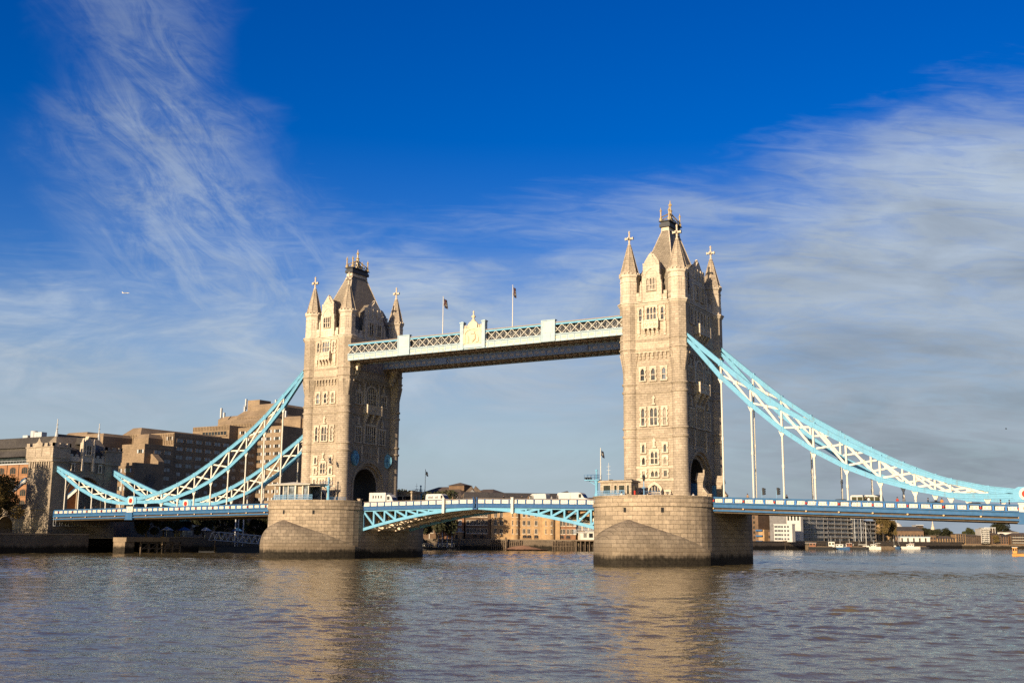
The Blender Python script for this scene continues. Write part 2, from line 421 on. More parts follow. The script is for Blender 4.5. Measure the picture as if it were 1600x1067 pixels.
poly = COAST[:10]+[(-20, 9000), (-9000, 9000), (-9000, -900)]; poly2 = COAST[9:]+[(9000, 3500), (9000, 9000), (-20, 9000)]
b.add([(x, y, 3.4) for x, y in poly], [tuple(range(len(poly)))]); b.add([(x, y, 1.7) for x, y in poly2], [tuple(range(len(poly2)))])
tag(b.build('ground', kg.m), kind='structure')
# embankment wall, in stretches
def quay(pts, z1, mats, label, name='quay_wall', th=1.2, cap=True):
    t = thing(name, label, 'quay wall', (pts[0][0], pts[0][1], 0))
    b = MB(); c = MB()
    for (x0, y0), (x1, y1) in zip(pts, pts[1:]):
        b.bar((x0, y0, (z1-1)/2), (x1, y1, (z1-1)/2), th, z1+1)
        c.bar((x0, y0, z1+.16), (x1, y1, z1+.16), th+.3, .3)
    b.build('wall', mats, t)
    if cap: c.build('coping', m_conc, t)
    return t
quay([(-117.5, -200), (-117.5, -12.5)], 4.2, m_quay, 'dark wet embankment wall left of the small stone gatehouse')
quay([(-117.5, 12.5), (-117.5, 60), (-121, 120), (-126, 150)], 3.6, m_quay, 'dark quay wall under the trees behind the left side span')
quay([(-126, 150), (-72, 192), (-71, 300)], 3.5, m_quay, 'stone river wall below the sandy brick warehouses')
quay([(-60, 400), (-33, 560), (-12, 680)], 3.7, m_quay, 'pale topped river wall in front of the modern flats')
quay([(-12, 680), (30, 716), (95, 742), (200, 790)], 2.0, m_quay, 'low distant river wall below the orange brick wharves')
quay([(-71, 300), (-60, 400)], 3.5, m_quay, 'dark river wall beside the right pier')

# ------------------------------------------------------------------ piers
W, YS = 11.4, 10.6
def pier(S, label):
    t = thing('bridge_pier', label, 'bridge pier', (S, 0, 0))
    def outline(w, n=20):
        pts = []
        for i in range(n+1):
            a = pi*i/n; pts.append((S+w*cos(a), YS+w*sin(a)))
        for i in range(n+1):
            a = pi+pi*i/n; pts.append((S+w*cos(a), -YS+w*sin(a)))
        return pts
    b = MB()
    b.plan(outline(W), -3, 10.25, 0); b.plan(outline(W+.22), 10.25, 10.75, 0); b.plan(outline(W+.05), 10.75, 11.1, 0)
    o, i_ = outline(W+.1), outline(W-.5)
    b.build('pier_body', m_pier, t)
    for sgn in (-1, 1):
        q = MB(); n = 24
        oo = [(S+(W+.1)*cos(pi*i/n), sgn*(YS-1.2)*1.0+sgn*(1.2+(W+.1)*sin(pi*i/n))) for i in range(n+1)]
        ii = [(S+(W-.55)*cos(pi*i/n), sgn*(YS-1.2)+sgn*(1.2+(W-.55)*sin(pi*i/n))) for i in range(n+1)]
        for z0, z1, e in ((11.1, 12.0, 0), (12.0, 12.22, .12)):
            for k in range(n):
                p = [oo[k], oo[k+1], ii[k+1], ii[k]]
                if e:
                    p = [(x+(x-S)*.011, y+(y-sgn*YS)*.011) for x, y in p[:2]]+p[2:]
                q.plan(p, z0, z1)
        q.build('parapet', m_pier, t)
        if sgn > 0: continue
        # pointed cutwater with its domed cap lying against the round end
        c = MB(); nt, nr = 30, 9; rows = []
        NOSE = 17.4
        for i in range(nt+1):
            u = -1+2*i/nt; th = u*radians(84)
            xi, yi = W*sin(th), W*cos(th)
            au = abs(u)
            xo = (W+.15)*math.copysign(min(1, 1-(1-au)**1.5), u)
            yo = NOSE*(1-au**1.3)
            yo = max(yo, yi*1.0)
            hz = 2.2+5.6*(1-au)**.9*(1 if au < 1 else 0)
            z_out = 2.4
            row = [(xo, yo, -3.0), (xo, yo, z_out)]
            for k in range(1, nr+1):
                f = k/nr; a = f*pi/2
                row.append((xo+(xi-xo)*(1-cos(a)), yo+(yi-yo)*(1-cos(a)), z_out+(hz-z_out)*sin(a) if hz > z_out else z_out))
            rows.append(row)
        m = nr+2
        c.add([(S+x, sgn*(YS+y), z) for r in rows for x, y, z in r],
              [(i*m+k, (i+1)*m+k, (i+1)*m+k+1, i*m+k+1) for i in range(nt) for k in range(m-1)], 0, True)
        c.build('cutwater', m_cut, t)
    for th in ((-58, -4, 31) if S > 0 else (-2, 34, -40)):
        a = radians(th); x, y = S+W*sin(a), -YS-W*cos(a)
        h = MB(); d = Vector((sin(a), -cos(a), 0))
        h.bar(Vector((x, y, 9.55))-d*.3, Vector((x, y, 9.55))+d*.03, .5, .85); h.build('drain_opening', m_blk, t)
    for sx in (-1, 1):
        q = MB(); q.box(S+sx*(W-.25)-.35, S+sx*(W-.25)+.35, -10.5, -9.85, 11.1, 12.5); q.box(S+sx*(W-.25)-.45, S+sx*(W-.25)+.45, -10.6, -9.75, 12.5, 12.7)
        q.build('end_post', m_pier, t)
    return t
pier(41.15, 'massive granite pier with round end under the taller right tower, dark tide line')
pier(-41.15, 'massive granite pier with round end under the left tower, nearer the stone gatehouse')

# ------------------------------------------------------------------ towers
def window(par, fr, a, z0, z1, w, n=1, rows=2, head='pointed', sw=.38, o=0.0, quoin=True, gl=None, depth=.3, name='window', stone=None):
    f = MB(fr); h = w/2; ih = .42*(w/n) if head == 'pointed' else 0
    if head == 'arch':
        zs = z1-h*.9
        inn = [(a-h, z0)]+arch(a-h, a+h, zs, h*.9, 12, True)+[(a+h, z0)]
        out = [(a-h-sw, z0)]+[(x+(sw if x > a else -sw if x < a else 0)*abs(x-a)/h, z+sw*.9) for x, z in arch(a-h, a+h, zs, h*.9, 12, True)]+[(a+h+sw, z0)]
        f.ring(out, inn, o, o+depth)
        f.prism([(a-h-sw, z0-sw*.7), (a+h+sw, z0-sw*.7), (a+h+sw, z0), (a-h-sw, z0)], o, o+depth+.06)
    else:
        f.prism([(a-h-sw, z0-sw*.6), (a+h+sw, z0-sw*.6), (a+h+sw, z0), (a-h-sw, z0)], o, o+depth+.08)
        f.prism([(a-h-sw, z1), (a+h+sw, z1), (a+h+sw, z1+sw), (a-h-sw, z1+sw)], o, o+depth)
        for s in (-1, 1):
            if quoin:
                k = max(3, int((z1-z0)/.42)); dz = (z1-z0)/k
                for i in range(k):
                    e = sw if i % 2 == 0 else sw*.62
                    x0, x1 = a+s*h, a+s*(h+e)
                    f.box(min(x0, x1), max(x0, x1), o, o+depth, z0+i*dz, z0+(i+1)*dz)
            else:
                x0, x1 = a+s*h, a+s*(h+sw); f.box(min(x0, x1), max(x0, x1), o, o+depth, z0, z1)
    lw = w/n; mw = .09 if lw < .9 else .12
    for i in range(1, n): f.box(a-h+i*lw-mw, a-h+i*lw+mw, o, o+depth*.7, z0, z1-(.3 if head == 'arch' else 0))
    for j in range(1, rows):
        zz = z0+(z1-z0)*j/rows*(.92 if head != 'flat' else 1); f.box(a-h, a+h, o, o+depth*.6, zz-.07, zz+.07)
    if head == 'pointed':
        for i in range(n):
            l, r = a-h+i*lw+(mw if i else 0), a-h+(i+1)*lw-(mw if i < n-1 else 0); c = (l+r)/2; rs = min(.75*(r-l), .55)
            pts = arch(l, r, z1-rs, rs, 8, True)
            f.prism(pts[:5]+[(c, z1), (l, z1)], o+.02, o+depth*.75); f.prism(pts[4:]+[(r, z1), (c, z1)], o+.02, o+depth*.75)
    wdw = f.build(name, stone or m_lime, par)
    p = MB(fr)
    if head == 'arch': p.prism([(a-h, z0)]+arch(a-h, a+h, z1-h*.9, h*.9, 12, True)+[(a+h, z0)], o-.05, o+.025)
    else: p.prism([(a-h, z0), (a+h, z0), (a+h, z1), (a-h, z1)], o-.05, o+.018)
    p.build('pane', gl or random.choice((m_gl, m_gl, m_gld, m_glb, m_gl2)), wdw)
    return wdw
def balcony(par, fr, a, hw, z0, z1, dep, zb, nb=3, o=0.0, tracery=True):
    f = MB(fr)
    f.box(a-hw-.12, a+hw+.12, o, o+dep+.1, z0-.22, z0); f.box(a-hw-.1, a+hw+.1, o+dep-.25, o+dep+.1, z1-.2, z1)
    f.box(a-hw, a+hw, o+dep-.22, o+dep, z0, z1-.2)
    for s in (-1, 1):
        x0, x1 = sorted((a+s*hw, a+s*(hw-.22))); f.box(x0, x1, o, o+dep-.22, z0, z1-.2)
        x0, x1 = sorted((a+s*(hw+.12), a+s*(hw-.24))); f.box(x0, x1, o+dep-.3, o+dep+.14, z0-.25, z1+.22)
    if tracery:
        for i in range(3):
            c = a+(i-1)*hw*.52; zc = (z0+z1-.2)/2; r = min(.36, (z1-z0)*.28)
            pts = [(c+r*cos(2*pi*k/12), zc+r*sin(2*pi*k/12)) for k in range(12)]; pi2 = [(c+r*.55*cos(2*pi*k/12), zc+r*.55*sin(2*pi*k/12)) for k in range(12)]
            f.ring(pts, pi2, o+dep, o+dep+.1, 0, True)
    for i in range(nb):
        c = a-hw*.85+i*hw*1.7/(nb-1)
        for k in range(4):
            za, zb_ = z0-.22-(z0-.22-zb)*k/4, z0-.22-(z0-.22-zb)*(k+1)/4
            f.box(c-.2, c+.2, o, o+dep*(1-.24*k), zb_, za)
    return f.build('balcony', m_lime, par)
def niche(par, fr, a, z0, z1, o=0.0):
    f = MB(fr); h = z1-z0
    f.box(a-.42, a+.42, o, o+.35, z0, z0+h*.16); f.box(a-.2, a+.2, o, o+.4, z0+h*.16, z0+h*.58)
    f.box(a-.36, a+.36, o, o+.3, z0+h*.58, z0+h*.7); f.prism([(a-.26, z0+h*.7), (a+.26, z0+h*.7), (a, z1)], o, o+.24)
    return f.build('niche', m_lime, par)
m_archshade = plain('painted_archway_shade', (.05, .043, .036), .7, .3)  # archway shade put into the lining as a near-black colour
def tower(S, label, walk_side):
    """walk_side: the +x face carries the walkways (else it faces the road approach)"""
    t = thing('bridge_tower', label, 'bridge tower', (S, 0, 11.1))
    fF = lambda a, o, z: (S+a, -9.9-o, z)
    fR = lambda a, o, z: (S+5.4+o, a, z)
    fL = lambda a, o, z: (S-5.4-o, -a, z)
    fB = lambda a, o, z: (S-a, 9.9+o, z)
    fx = lambda a, o, z: (S+o, a, z)
    # body: a carriageway arch runs right through
    b = MB(fx)
    def U(hw, zs, rise): return [(-9.9, 11.1), (-9.9, 23.9), (9.9, 23.9), (9.9, 11.1), (hw, 11.1)]+arch(-hw, hw, zs, rise, 18)[::-1]+[(-hw, 11.1)]
    for o0, o1, hw, rise in ((-5.4, -4.95, 5.6, 5.3), (-4.95, -4.4, 5.0, 4.7), (-4.4, 4.4, 4.35, 4.1), (4.4, 4.95, 5.0, 4.7), (4.95, 5.4, 5.6, 5.3)):
        b.prism(U(hw, 16.0, rise), o0, o1)
    b.fr = None
    b.box(S-5.4, S+5.4, -9.9, 9.9, 23.9, 40.2)
    b.box(S-5.6, S+5.6, -10.1, -9.9, 11.1, 12.9)
    b.build('wall', m_stone, t)
    b = MB(); b.box(S-5.85, S+5.85, -10.32, 10.32, 40.2, 50.3); b.build('upper_wall', m_stone2, t)
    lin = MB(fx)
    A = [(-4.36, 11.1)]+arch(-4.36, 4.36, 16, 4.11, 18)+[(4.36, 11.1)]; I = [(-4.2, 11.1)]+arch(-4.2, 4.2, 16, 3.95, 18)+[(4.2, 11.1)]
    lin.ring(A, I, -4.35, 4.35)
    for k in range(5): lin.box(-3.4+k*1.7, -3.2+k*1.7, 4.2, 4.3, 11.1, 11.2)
    lin.build('shade_painted_passage', m_archshade, t)  # lining added so the passage reads dark; its shade is in the colour
    b = MB(fR)
    for hw, rise, o in ((5.75, 5.45, .16), (5.15, 4.85, -.28)):
        A = [(-hw-.45, 11.1)]+arch(-hw-.45, hw+.45, 16, rise+.45, 18)+[(hw+.45, 11.1)]; I = [(-hw+.1, 11.1)]+arch(-hw+.1, hw-.1, 16, rise-.1, 18)+[(hw-.1, 11.1)]
        b.ring(A, I, o-.3, o)
    b.build('archivolt', m_stone, t)
    # string courses
    for z, hx, hy, h, e in ((24.0, 5.4, 9.9, .32, .2), (25.62, 5.4, 9.9, .26, .16), (32.7, 5.4, 9.9, .32, .2), (34.25, 5.4, 9.9, .24, .16), (41.0, 5.85, 10.32, .3, .18), (42.9, 5.85, 10.32, .28, .16), (50.0, 5.85, 10.32, .3, .34), (50.3, 5.85, 10.32, .2, .5)):
        s = MB(); s.box(S-hx-e, S+hx+e, -hy-e, hy+e, z-h, z); s.box(S-hx-e*.5, S+hx+e*.5, -hy-e*.5, hy+e*.5, z-h*1.7, z-h)
        s.build('string_course', m_stone if z < 45 else m_lime, t)
    # stepped corbel table below the overhanging top stage
    s = MB(fF)
    for i in range(7):
        c = -2.7+i*.9
        s.box(c-.2, c+.2, 0, .42, 39.5, 40.2); s.box(c-.2, c+.2, 0, .25, 38.9, 39.5); s.box(c-.45, c+.45, 0, .14, 40.0, 40.2)
    s.fr = fR
    for i in range(9):
        c = -4.8+i*1.2
        s.box(c-.22, c+.22, 0, .44, 39.6, 40.2); s.box(c-.22, c+.22, 0, .25, 39.1, 39.6)
    s.build('corbel_table', m_stone, t)
    # corner turrets
    for sx in (-1, 1):
        for sy in (-1, 1):
            cx, cy = S+sx*5.13, sy*9.29
            q = MB()
            q.lathe(cx, cy, [(1.75, 11.1), (1.75, 12.9), (1.5, 13.3), (1.5, 36.4)], 20, 0, True)
            for z in (24.0, 25.62, 32.7, 34.25):
                q.lathe(cx, cy, [(1.5, z-.5), (1.72, z-.3), (1.72, z), (1.5, z+.1)], 20, 0, True)
            q.lathe(cx, cy, [(1.49, 36.3), (1.66, 37.6), (1.9, 39.2), (2.0, 40.2), (2.0, 40.75), (2.22, 40.8), (2.22, 41.05), (2.0, 41.1), (2.0, 42.6), (2.18, 42.65), (2.18, 42.9), (2.0, 42.95), (2.0, 49.5)], 8, 0, ph=.5)
            for i in range(8):
                a = 2*pi*(i+.5)/8; d = Vector((cos(a), sin(a), 0)); c0 = Vector((cx, cy, 0))
                q.bar(c0+d*1.5+Vector((0, 0, 37.2)), c0+d*2.06+Vector((0, 0, 40.1)), .16, .3, 0, up=(-sin(a), cos(a), 0))
            tr = q.build('turret', m_stone, t)
            q = MB()
            q.lathe(cx, cy, [(2.0, 49.4), (2.3, 49.75), (2.3, 50.0), (2.48, 50.05), (2.48, 50.3), (2.0, 50.5), (1.95, 50.5), (1.95, 52.0), (1.87, 52.1), (1.87, 54.6), (1.97, 54.65), (1.97, 54.85), (1.87, 54.9), (1.9, 55.5), (2.14, 55.75), (2.14, 56.15)], 8, 0, ph=.5)
            for i in range(8):
                a = 2*pi*i/8
                for s2 in (-.45, .45):
                    d = Vector((cos(a), sin(a), 0)); n = Vector((-sin(a), cos(a), 0))
                    q.bar(Vector((cx, cy, 56.15))+d*1.9+n*s2, Vector((cx, cy, 56.5))+d*1.9+n*s2, .26, .34, 0, up=d)
                for s2 in (-.55, .0, .55):      # blind panel ribs
                    q.bar(Vector((cx, cy, 52.1))+d*1.72+n*s2, Vector((cx, cy, 54.6))+d*1.72+n*s2, .09, .12, 0, up=d)
            q.build('belfry', m_lime, tr)
            q = MB(); q.lathe(cx, cy, [(1.95, 56.15), (1.62, 57.4), (1.0, 59.8), (.42, 62.1), (.42, 62.3), (.26, 62.4)], 8, 0, ph=.5)
            for i in range(8):
                a = 2*pi*(i+.5)/8; d = Vector((cos(a), sin(a), 0))
                q.bar(Vector((cx, cy, 56.2))+d*1.95, Vector((cx, cy, 62.1))+d*.42, .12, .12)
            q.build('spire', m_stone, tr)
            q = MB(); q.lathe(cx, cy, [(.26, 62.3), (.42, 62.5), (.2, 62.75), (.17, 65.1), (.24, 65.25), (.05, 65.55)], 8)
            q.box(cx-.78, cx+.78, cy-.15, cy+.15, 63.75, 64.07); q.box(cx-.15, cx+.15, cy-.78, cy+.78, 63.76, 64.06)
            for e in (-.78, .78): q.box(cx+e-.12, cx+e+.12, cy-.2, cy+.2, 63.66, 64.16)
            q.lathe(cx, cy, [(.3, 63.6), (.4, 63.9), (.3, 64.2)], 8)
            q.build('cross', m_lime, tr)
    # battlements
    s = MB()
    for y in (-10.1, 10.1):
        s.box(S-3.2, S+3.2, y-.22, y+.22, 50.5, 51.6)
        for x in (-2.9, 2.9): s.box(S+x-.35, S+x+.35, y-.22, y+.22, 51.6, 52.3)
    for x in (-5.6, 5.6):
        s.box(S+x-.22, S+x+.22, -7.4, 7.4, 50.5, 51.4)
        for i in range(9):
            y = -6.6+i*1.65
            if abs(y) > 3.7: s.box(S+x-.22, S+x+.22, y-.45, y+.45, 51.4, 52.2)
    s.build('parapet', m_lime, t)
    # main roof
    s = MB()
    def hip(z0, x0, y0, z1, x1, y1, mi=0):
        s.add([(S+a*x0, c*y0, z0) for a, c in ((-1, -1), (1, -1), (1, 1), (-1, 1))]+[(S+a*x1, c*y1, z1) for a, c in ((-1, -1), (1, -1), (1, 1), (-1, 1))],
              [(0, 1, 5, 4), (1, 2, 6, 5), (2, 3, 7, 6), (3, 0, 4, 7), (4, 5, 6, 7)], mi)
    hip(50.6, 5.0, 9.4, 54.0, 4.0, 8.6); hip(54.0, 4.0, 8.6, 66.5, .72, 2.75); hip(66.45, .9, 2.95, 67.3, .8, 2.85, 1)
    for a, c in ((-1, -1), (1, -1), (1, 1), (-1, 1)): s.bar((S+a*4.0, c*8.6, 54), (S+a*.74, c*2.77, 66.5), .18, .18, 1)
    rf = s.build('roof', [m_slate, m_lime], t)
    s = MB(); s.box(S-1.15, S+1.15, -3.2, 3.2, 67.3, 68.0); s.box(S-.95, S+.95, -3.0, 3.0, 68.0, 68.45); s.box(S-1.25, S+1.25, -3.3, 3.3, 68.45, 68.62)
    s.build('lead_platform', m_lead, rf)
    s = MB()
    for x in (-.9, .9):
        for y in (-2.9, 2.9):
            s.lathe(S+x, y, [(.3, 68.6), (.34, 69.2), (.16, 69.4), (.16, 70.6), (.28, 70.8), (.1, 71.1), (.03, 71.5)], 6)
        for i in range(7):
            y = -2.4+i*.8; s.bar((S+x, y-.35, 68.65), (S+x, y, 69.5), .07, .07); s.bar((S+x, y+.35, 68.65), (S+x, y, 69.5), .07, .07)
    s.lathe(S, 0, [(.6, 68.6), (.6, 69.6), (.4, 69.9), (.34, 71.2), (.5, 71.4), (.22, 71.7), (.18, 72.4), (.36, 72.7), (.16, 73.0), (.05, 73.7)], 8)
    s.box(S-.34, S+.34, -.1, .1, 72.55, 72.85)
    for x in (-.9, .9):
        for y in (-2.9, 2.9): s.bar((S+x, y, 69.4), (S, 0, 71.0), .2, .2); s.bar((S+x, y, 68.7), (S, y*.25, 70.0), .16, .16)
    s.build('cresting', m_gold, rf)
    # gables
    def gable(fr, hw, win, dep, o0=.42):
        g = MB(fr); k = hw/2.15
        half = [(2.15, 50.3), (2.15, 53.6), (1.98, 53.75), (1.98, 55.4), (1.76, 55.7), (1.76, 57.7), (1.45, 58.05), (1.18, 58.05), (.6, 58.95), (.16, 59.75)]
        poly = [(-a*k, z) for a, z in half]+[(a*k, z) for a, z in half[::-1]]
        g.prism(poly, o0-.75, o0+.1)
        g.prism([(-.16, 59.7), (.16, 59.7), (.1, 60.35), (-.1, 60.35)], o0-.5, o0-.1)
        for sg in (-1, 1):
            g.box(*sorted((sg*1.18*k, sg*1.76*k)), o0-.8, o0+.16, 57.7, 58.15)
            g.box(*sorted((sg*2.3*k, sg*1.95*k)), o0-.5, o0+.35, 50.5, 53.7); g.prism([(sg*2.3*k, 53.7), (sg*1.95*k, 53.7), (sg*2.12*k, 54.6)], o0-.3, o0+.25)
            g.bar((sg*1.2*k, o0-.3, 58.1), (0, o0-.3, 59.85), .26, .95)
        A = [(-1.45*k, 55.2)]+arch(-1.45*k, 1.45*k, 55.2, 1.9, 12, True)+[(1.45*k, 55.2)]; I = [(-1.28*k, 55.2)]+arch(-1.28*k, 1.28*k, 55.2, 1.7, 12, True)+[(1.28*k, 55.2)]
        g.ring(A, I, o0+.1, o0+.22)
        if k > 1.3:
            for c in (-2.55, -.85, .85, 2.55): g.bar((c, o0+.22, 55.8), (c, o0+.22, 58.3-abs(c)*.3), .2, .3)
        q = g.build('gable', m_lime, t)
        r = MB(fr)
        r.add([(-1.8*k, o0-.7, 56.9), (0, o0-.7, 59.5), (1.8*k, o0-.7, 56.9), (-1.8*k, o0-dep, 56.9), (0, o0-dep, 59.5), (1.8*k, o0-dep, 56.9)], [(0, 1, 4, 3), (1, 2, 5, 4), (0, 3, 5, 2)])
        r.box(-1.7*k, 1.7*k, o0-dep, o0-.75, 51, 56.9)
        r.build('dormer_roof', m_slate, q)
        return q
    gable(fF, 2.15, 1, 7.0); gable(fB, 2.15, 0, 7.0); gable(fR, 3.7, 1, 4.6); gable(fL, 3.7, 0, 4.6)
    # windows of the river face
    for a in (-2.25, 0, 2.25): window(t, fF, a, 34.75, 37.1, .78)
    window(t, fF, 0, 26.0, 29.3, 1.45, 2); [window(t, fF, a, 26.0, 29.3, .66) for a in (-2.25, 2.25)]
    niche(t, fF, 0, 29.9, 32.0)
    for a in (-2.25, 2.25):
        window(t, fF, a, 20.8, 22.3, .58, rows=1); window(t, fF, a, 18.45, 19.8, .6, rows=1); window(t, fF, a, 16.15, 17.2, .66, rows=1, head='flat')
    window(t, fF, 0, 18.55, 20.9, 1.4, 2); window(t, fF, 0, 16.15, 17.2, 1.4, 2, rows=1, head='pointed')
    niche(t, fF, 0, 21.6, 23.7)
    s = MB(fF)
    s.box(-3.9, 3.9, 0, .1, 17.75, 18.15); s.box(-3.9, 3.9, 0, .12, 15.35, 15.75)
    for i in range(6): s.box(-.66+i*.24, -.56+i*.24, .0, .16, 20.95, 21.35)
    s.box(-.8, .8, 0, .24, 21.3, 21.5)
    s.build('stone_band', m_lime, t)
    d = MB(fF)
    A = [(-1.75, 11.1)]+arch(-1.75, 1.75, 13.2, 2.0, 12, True)+[(1.75, 11.1)]; I = [(-1.2, 11.1)]+arch(-1.2, 1.2, 13.2, 1.4, 12, True)+[(1.2, 11.1)]
    d.ring(A, I, 0, .4); d.box(-1.2, 1.2, 0, .22, 13.0, 13.25)
    for c in (-.6, 0, .6): d.box(c-.07, c+.07, 0, .14, 13.25, 14.3)
    dr = d.build('doorway', m_lime, t)
    d = MB(fF); d.prism([(-1.2, 11.1), (1.2, 11.1), (1.2, 13.2)]+arch(-1.2, 1.2, 13.2, 1.4, 12, True)[::-1], .0, .03); d.build('door_leaf', m_dk, dr)
    window(t, fF, 2.65, 11.3, 13.2, .8, 1, 1, 'flat'); window(t, fF, -2.65, 11.3, 13.2, .8, 1, 1, 'flat')
    window(t, fF, 0, 46.7, 49.1, 1.95, 3, o=.42); [window(t, fF, a, 46.5, 49.0, .58, o=.42) for a in (-2.3, 2.3)]
    balcony(t, fF, 0, 1.62, 45.0, 46.5, .95, 43.6, 4, .42)
    for a in (-2.75, 2.75):
        s = MB(fF); s.box(a-.3, a+.3, .42, .75, 44.0, 46.0); s.box(a-.2, a+.2, .42, .6, 43.4, 44.0); s.prism([(a-.3, 46), (a+.3, 46), (a, 46.6)], .42, .7); s.build('shield_panel', m_lime, t)
    window(t, fF, 0, 52.5, 54.9, 1.8, 3, o=.52, sw=.2, quoin=False)
    # windows of the face seen at the right
    window(t, fR, 0, 34.9, 39.35, 3.5, 5, 3, 'arch', .5, gl=m_gld, depth=.3)
    for sg in (-1, 1):
        s = MB(fR); a = sg*2.75; s.box(a-.25, a+.25, 0, .4, 34.85, 40.0); s.prism([(a-.25, 40), (a+.25, 40), (a, 40.9)], 0, .3); s.build('buttress', m_lime, t)
        s = MB(fR); a = sg*2.35; s.box(a-.18, a+.18, 0, .35, 25.7, 30.2); s.build('buttress', m_lime, t)
        s = MB(fR); a = sg*3.1; s.box(a-.15, a+.15, 0, .4, 21.5, 25.3); s.build('buttress', m_lime, t)
    for a in (-4.75, 4.75): window(t, fR, a, 34.9, 37.6, 1.9, 3, 2, 'pointed', .36, gl=m_gld); niche(t, fR, a, 38.0, 40.0)
    balcony(t, fR, 0, 2.75, 32.9, 34.7, 1.35, 30.3, 3)
    window(t, fR, 0, 26.0, 30.0, 3.9, 5, 2, 'pointed', .45, gl=m_gld, depth=.3)
    for a in (-4.55, 4.55): window(t, fR, a, 26.0, 29.4, 2.0, 3, 2, 'pointed', .36, gl=m_gld); niche(t, fR, a, 30.0, 32.2)
    s = MB(fR)
    for i in range(12): s.box(-6.3+i*1.1, -5.75+i*1.1, 0, .1, 24.15, 25.3)
    for i in range(14): s.box(-6.6+i*1.0, -6.25+i*1.0, 0, .22, 22.6, 23.6)
    s.build('blind_panelling', m_stone, t)
    for a in (-1.5, 1.5): window(t, fR, a, 51.6, 54.5, 1.45, 2, 2, 'pointed', .22, .52, gl=m_gld, quoin=False)
    if walk_side:
        for y in (-7.4, 6.9):
            s = MB(fR)
            for k, (z0, z1, o) in enumerate(((43.2, 44.0, 2.2), (42.3, 43.2, 1.7), (41.3, 42.3, 1.15), (40.4, 41.3, .6))): s.box(y-.55, y+.55, .4, .45+o, z0, z1)
            s.build('walkway_corbel', m_lime, t)
    else:
        for a in (-4.6, -2.5, -.85, .85, 2.5, 4.6): window(t, fR, a, 46.4, 49.3, .95, 1, 2, 'pointed', .3, .45, gl=m_gld, quoin=False)
        balcony(t, fR, 0, 3.0, 44.6, 46.3, 1.2, 42.9, 4, .45)
    return t
tower(41.15, 'tall gothic stone tower with spires on the right pier', False)
tower(-41.15, 'tall gothic stone tower with spires on the left pier, walkways meet its shaded side', True)

# ------------------------------------------------------------------ side spans
def zpar(x): return 12.2-.0355*(x-52.5) if x > 0 else 11.95-.0145*(-x-56)
def span(x0, x1, label):
    t = thing('side_span', label, 'bridge deck', (x0, 0, 0))
    sgn = 1 if x1 > x0 else -1; n = int(abs(x1-x0)/1.883); xs = [x0+(x1-x0)*i/n for i in range(n+1)]
    d = MB()
    for a, c in zip(xs[::4], xs[4::4]+([x1] if n % 4 else [])):
        za, zc = zpar(a), zpar(c)
        d.bar((a, 0, za-1.35), (c, 0, zc-1.35), 18.4, .35, 0)
    d.build('deck', m_tar, t)
    d = MB()
    for s in (-1, 1):
        d.bar((x0, s*8.0, zpar(x0)-1.08), (x1, s*8.0, zpar(x1)-1.08), 2.4, .18)
    d.build('footway', m_foot, t)
    for s in (-1, 1):
        p = MB(); g = MB(); q = MB()
        Y = s*9.6
        B = lambda b, o, z0, z1, wd, mi=0: b.bar((x0, Y+s*o, zpar(x0)+(z0+z1)/2), (x1, Y+s*o, zpar(x1)+(z0+z1)/2), wd, z1-z0, mi)
        B(p, 0, -.14, 0, .34); B(p, 0, -.3, -.14, .2); B(p, 0, -1.17, -1.03, .26)
        for i, x in enumerate(xs):
            z = zpar(x)
            p.box(x-.14, x+.14, Y-.13, Y+.13, z-1.03, z-.3, 1 if i % 3 else 0)
            if i < n:
                xm = (x+xs[i+1])/2; zm = zpar(xm)
                q.bar((xm-.66, Y+s*.0, zm-.66), (xm+.66, Y+s*.0, zpar(xm+.66)-.66), .12, .62, 0)
                for e in (-.3, .3):
                    q.bar((xm+e-.13, Y+s*.07, zm-.66), (xm+e+.13, Y+s*.07, zm-.66), .03, .26, 1)
        pr = p.build('parapet', [m_mb, m_lb2], t)
        q.build('parapet_panel', [m_wh, m_pan], pr)
        for i in range(0, n+1, 3): place(ME_SH, 'shield', t, (xs[i], Y+s*.2, zpar(xs[i]))); place(ME_LP, 'lamp', t, (xs[i], Y+s*.42, zpar(xs[i])))
        B(g, .18, -1.92, -1.17, .3, 0); B(g, .3, -1.25, -1.17, .6, 0); B(g, .3, -1.95, -1.86, .5, 0)
        B(g, -.05, -2.32, -1.95, .2, 1); B(g, .25, -2.62, -2.32, .45, 0); B(g, -.3, -2.92, -2.62, .5, 1)
        g.build('fascia_girder', [m_mb, m_ribd], t)
    d = MB()
    for i in range(0, n+1, 3):
        x = xs[i]; d.box(x-.2, x+.2, -9.2, 9.2, zpar(x)-2.8, zpar(x)-1.55)
    for y in (-5.5, -1.8, 1.8, 5.5): d.bar((x0, y, zpar(x0)-2.1), (x1, y, zpar(x1)-2.1), .3, 1.0)
    d.build('cross_girder', m_rib, t)
    return t
ME_SH = None
m_lb2 = paint('bright_blue_paint', (.06, .20, .48), .45, .1)
m_pan = plain('panel_tracery', (.42, .38, .30), .6)
m_lamp = plain('amber_lamp_glass', (.75, .48, .22), .35, .1)
ME_SH = MB().lathe(0, 0, [(.02, -.95), (.14, -.85), (.16, -.6), (.1, -.5)], 6).mesh('shield', m_red); ME_LP = MB().lathe(0, 0, [(.05, -2.27), (.17, -2.2), (.17, -2.0), (.08, -1.95)], 8).mesh('lamp', m_lamp)
span(52.75, 139, 'blue and white suspended roadway right of the taller tower')
span(-52.75, -135.4, 'blue and white suspended roadway between the left tower and the stone gatehouse')

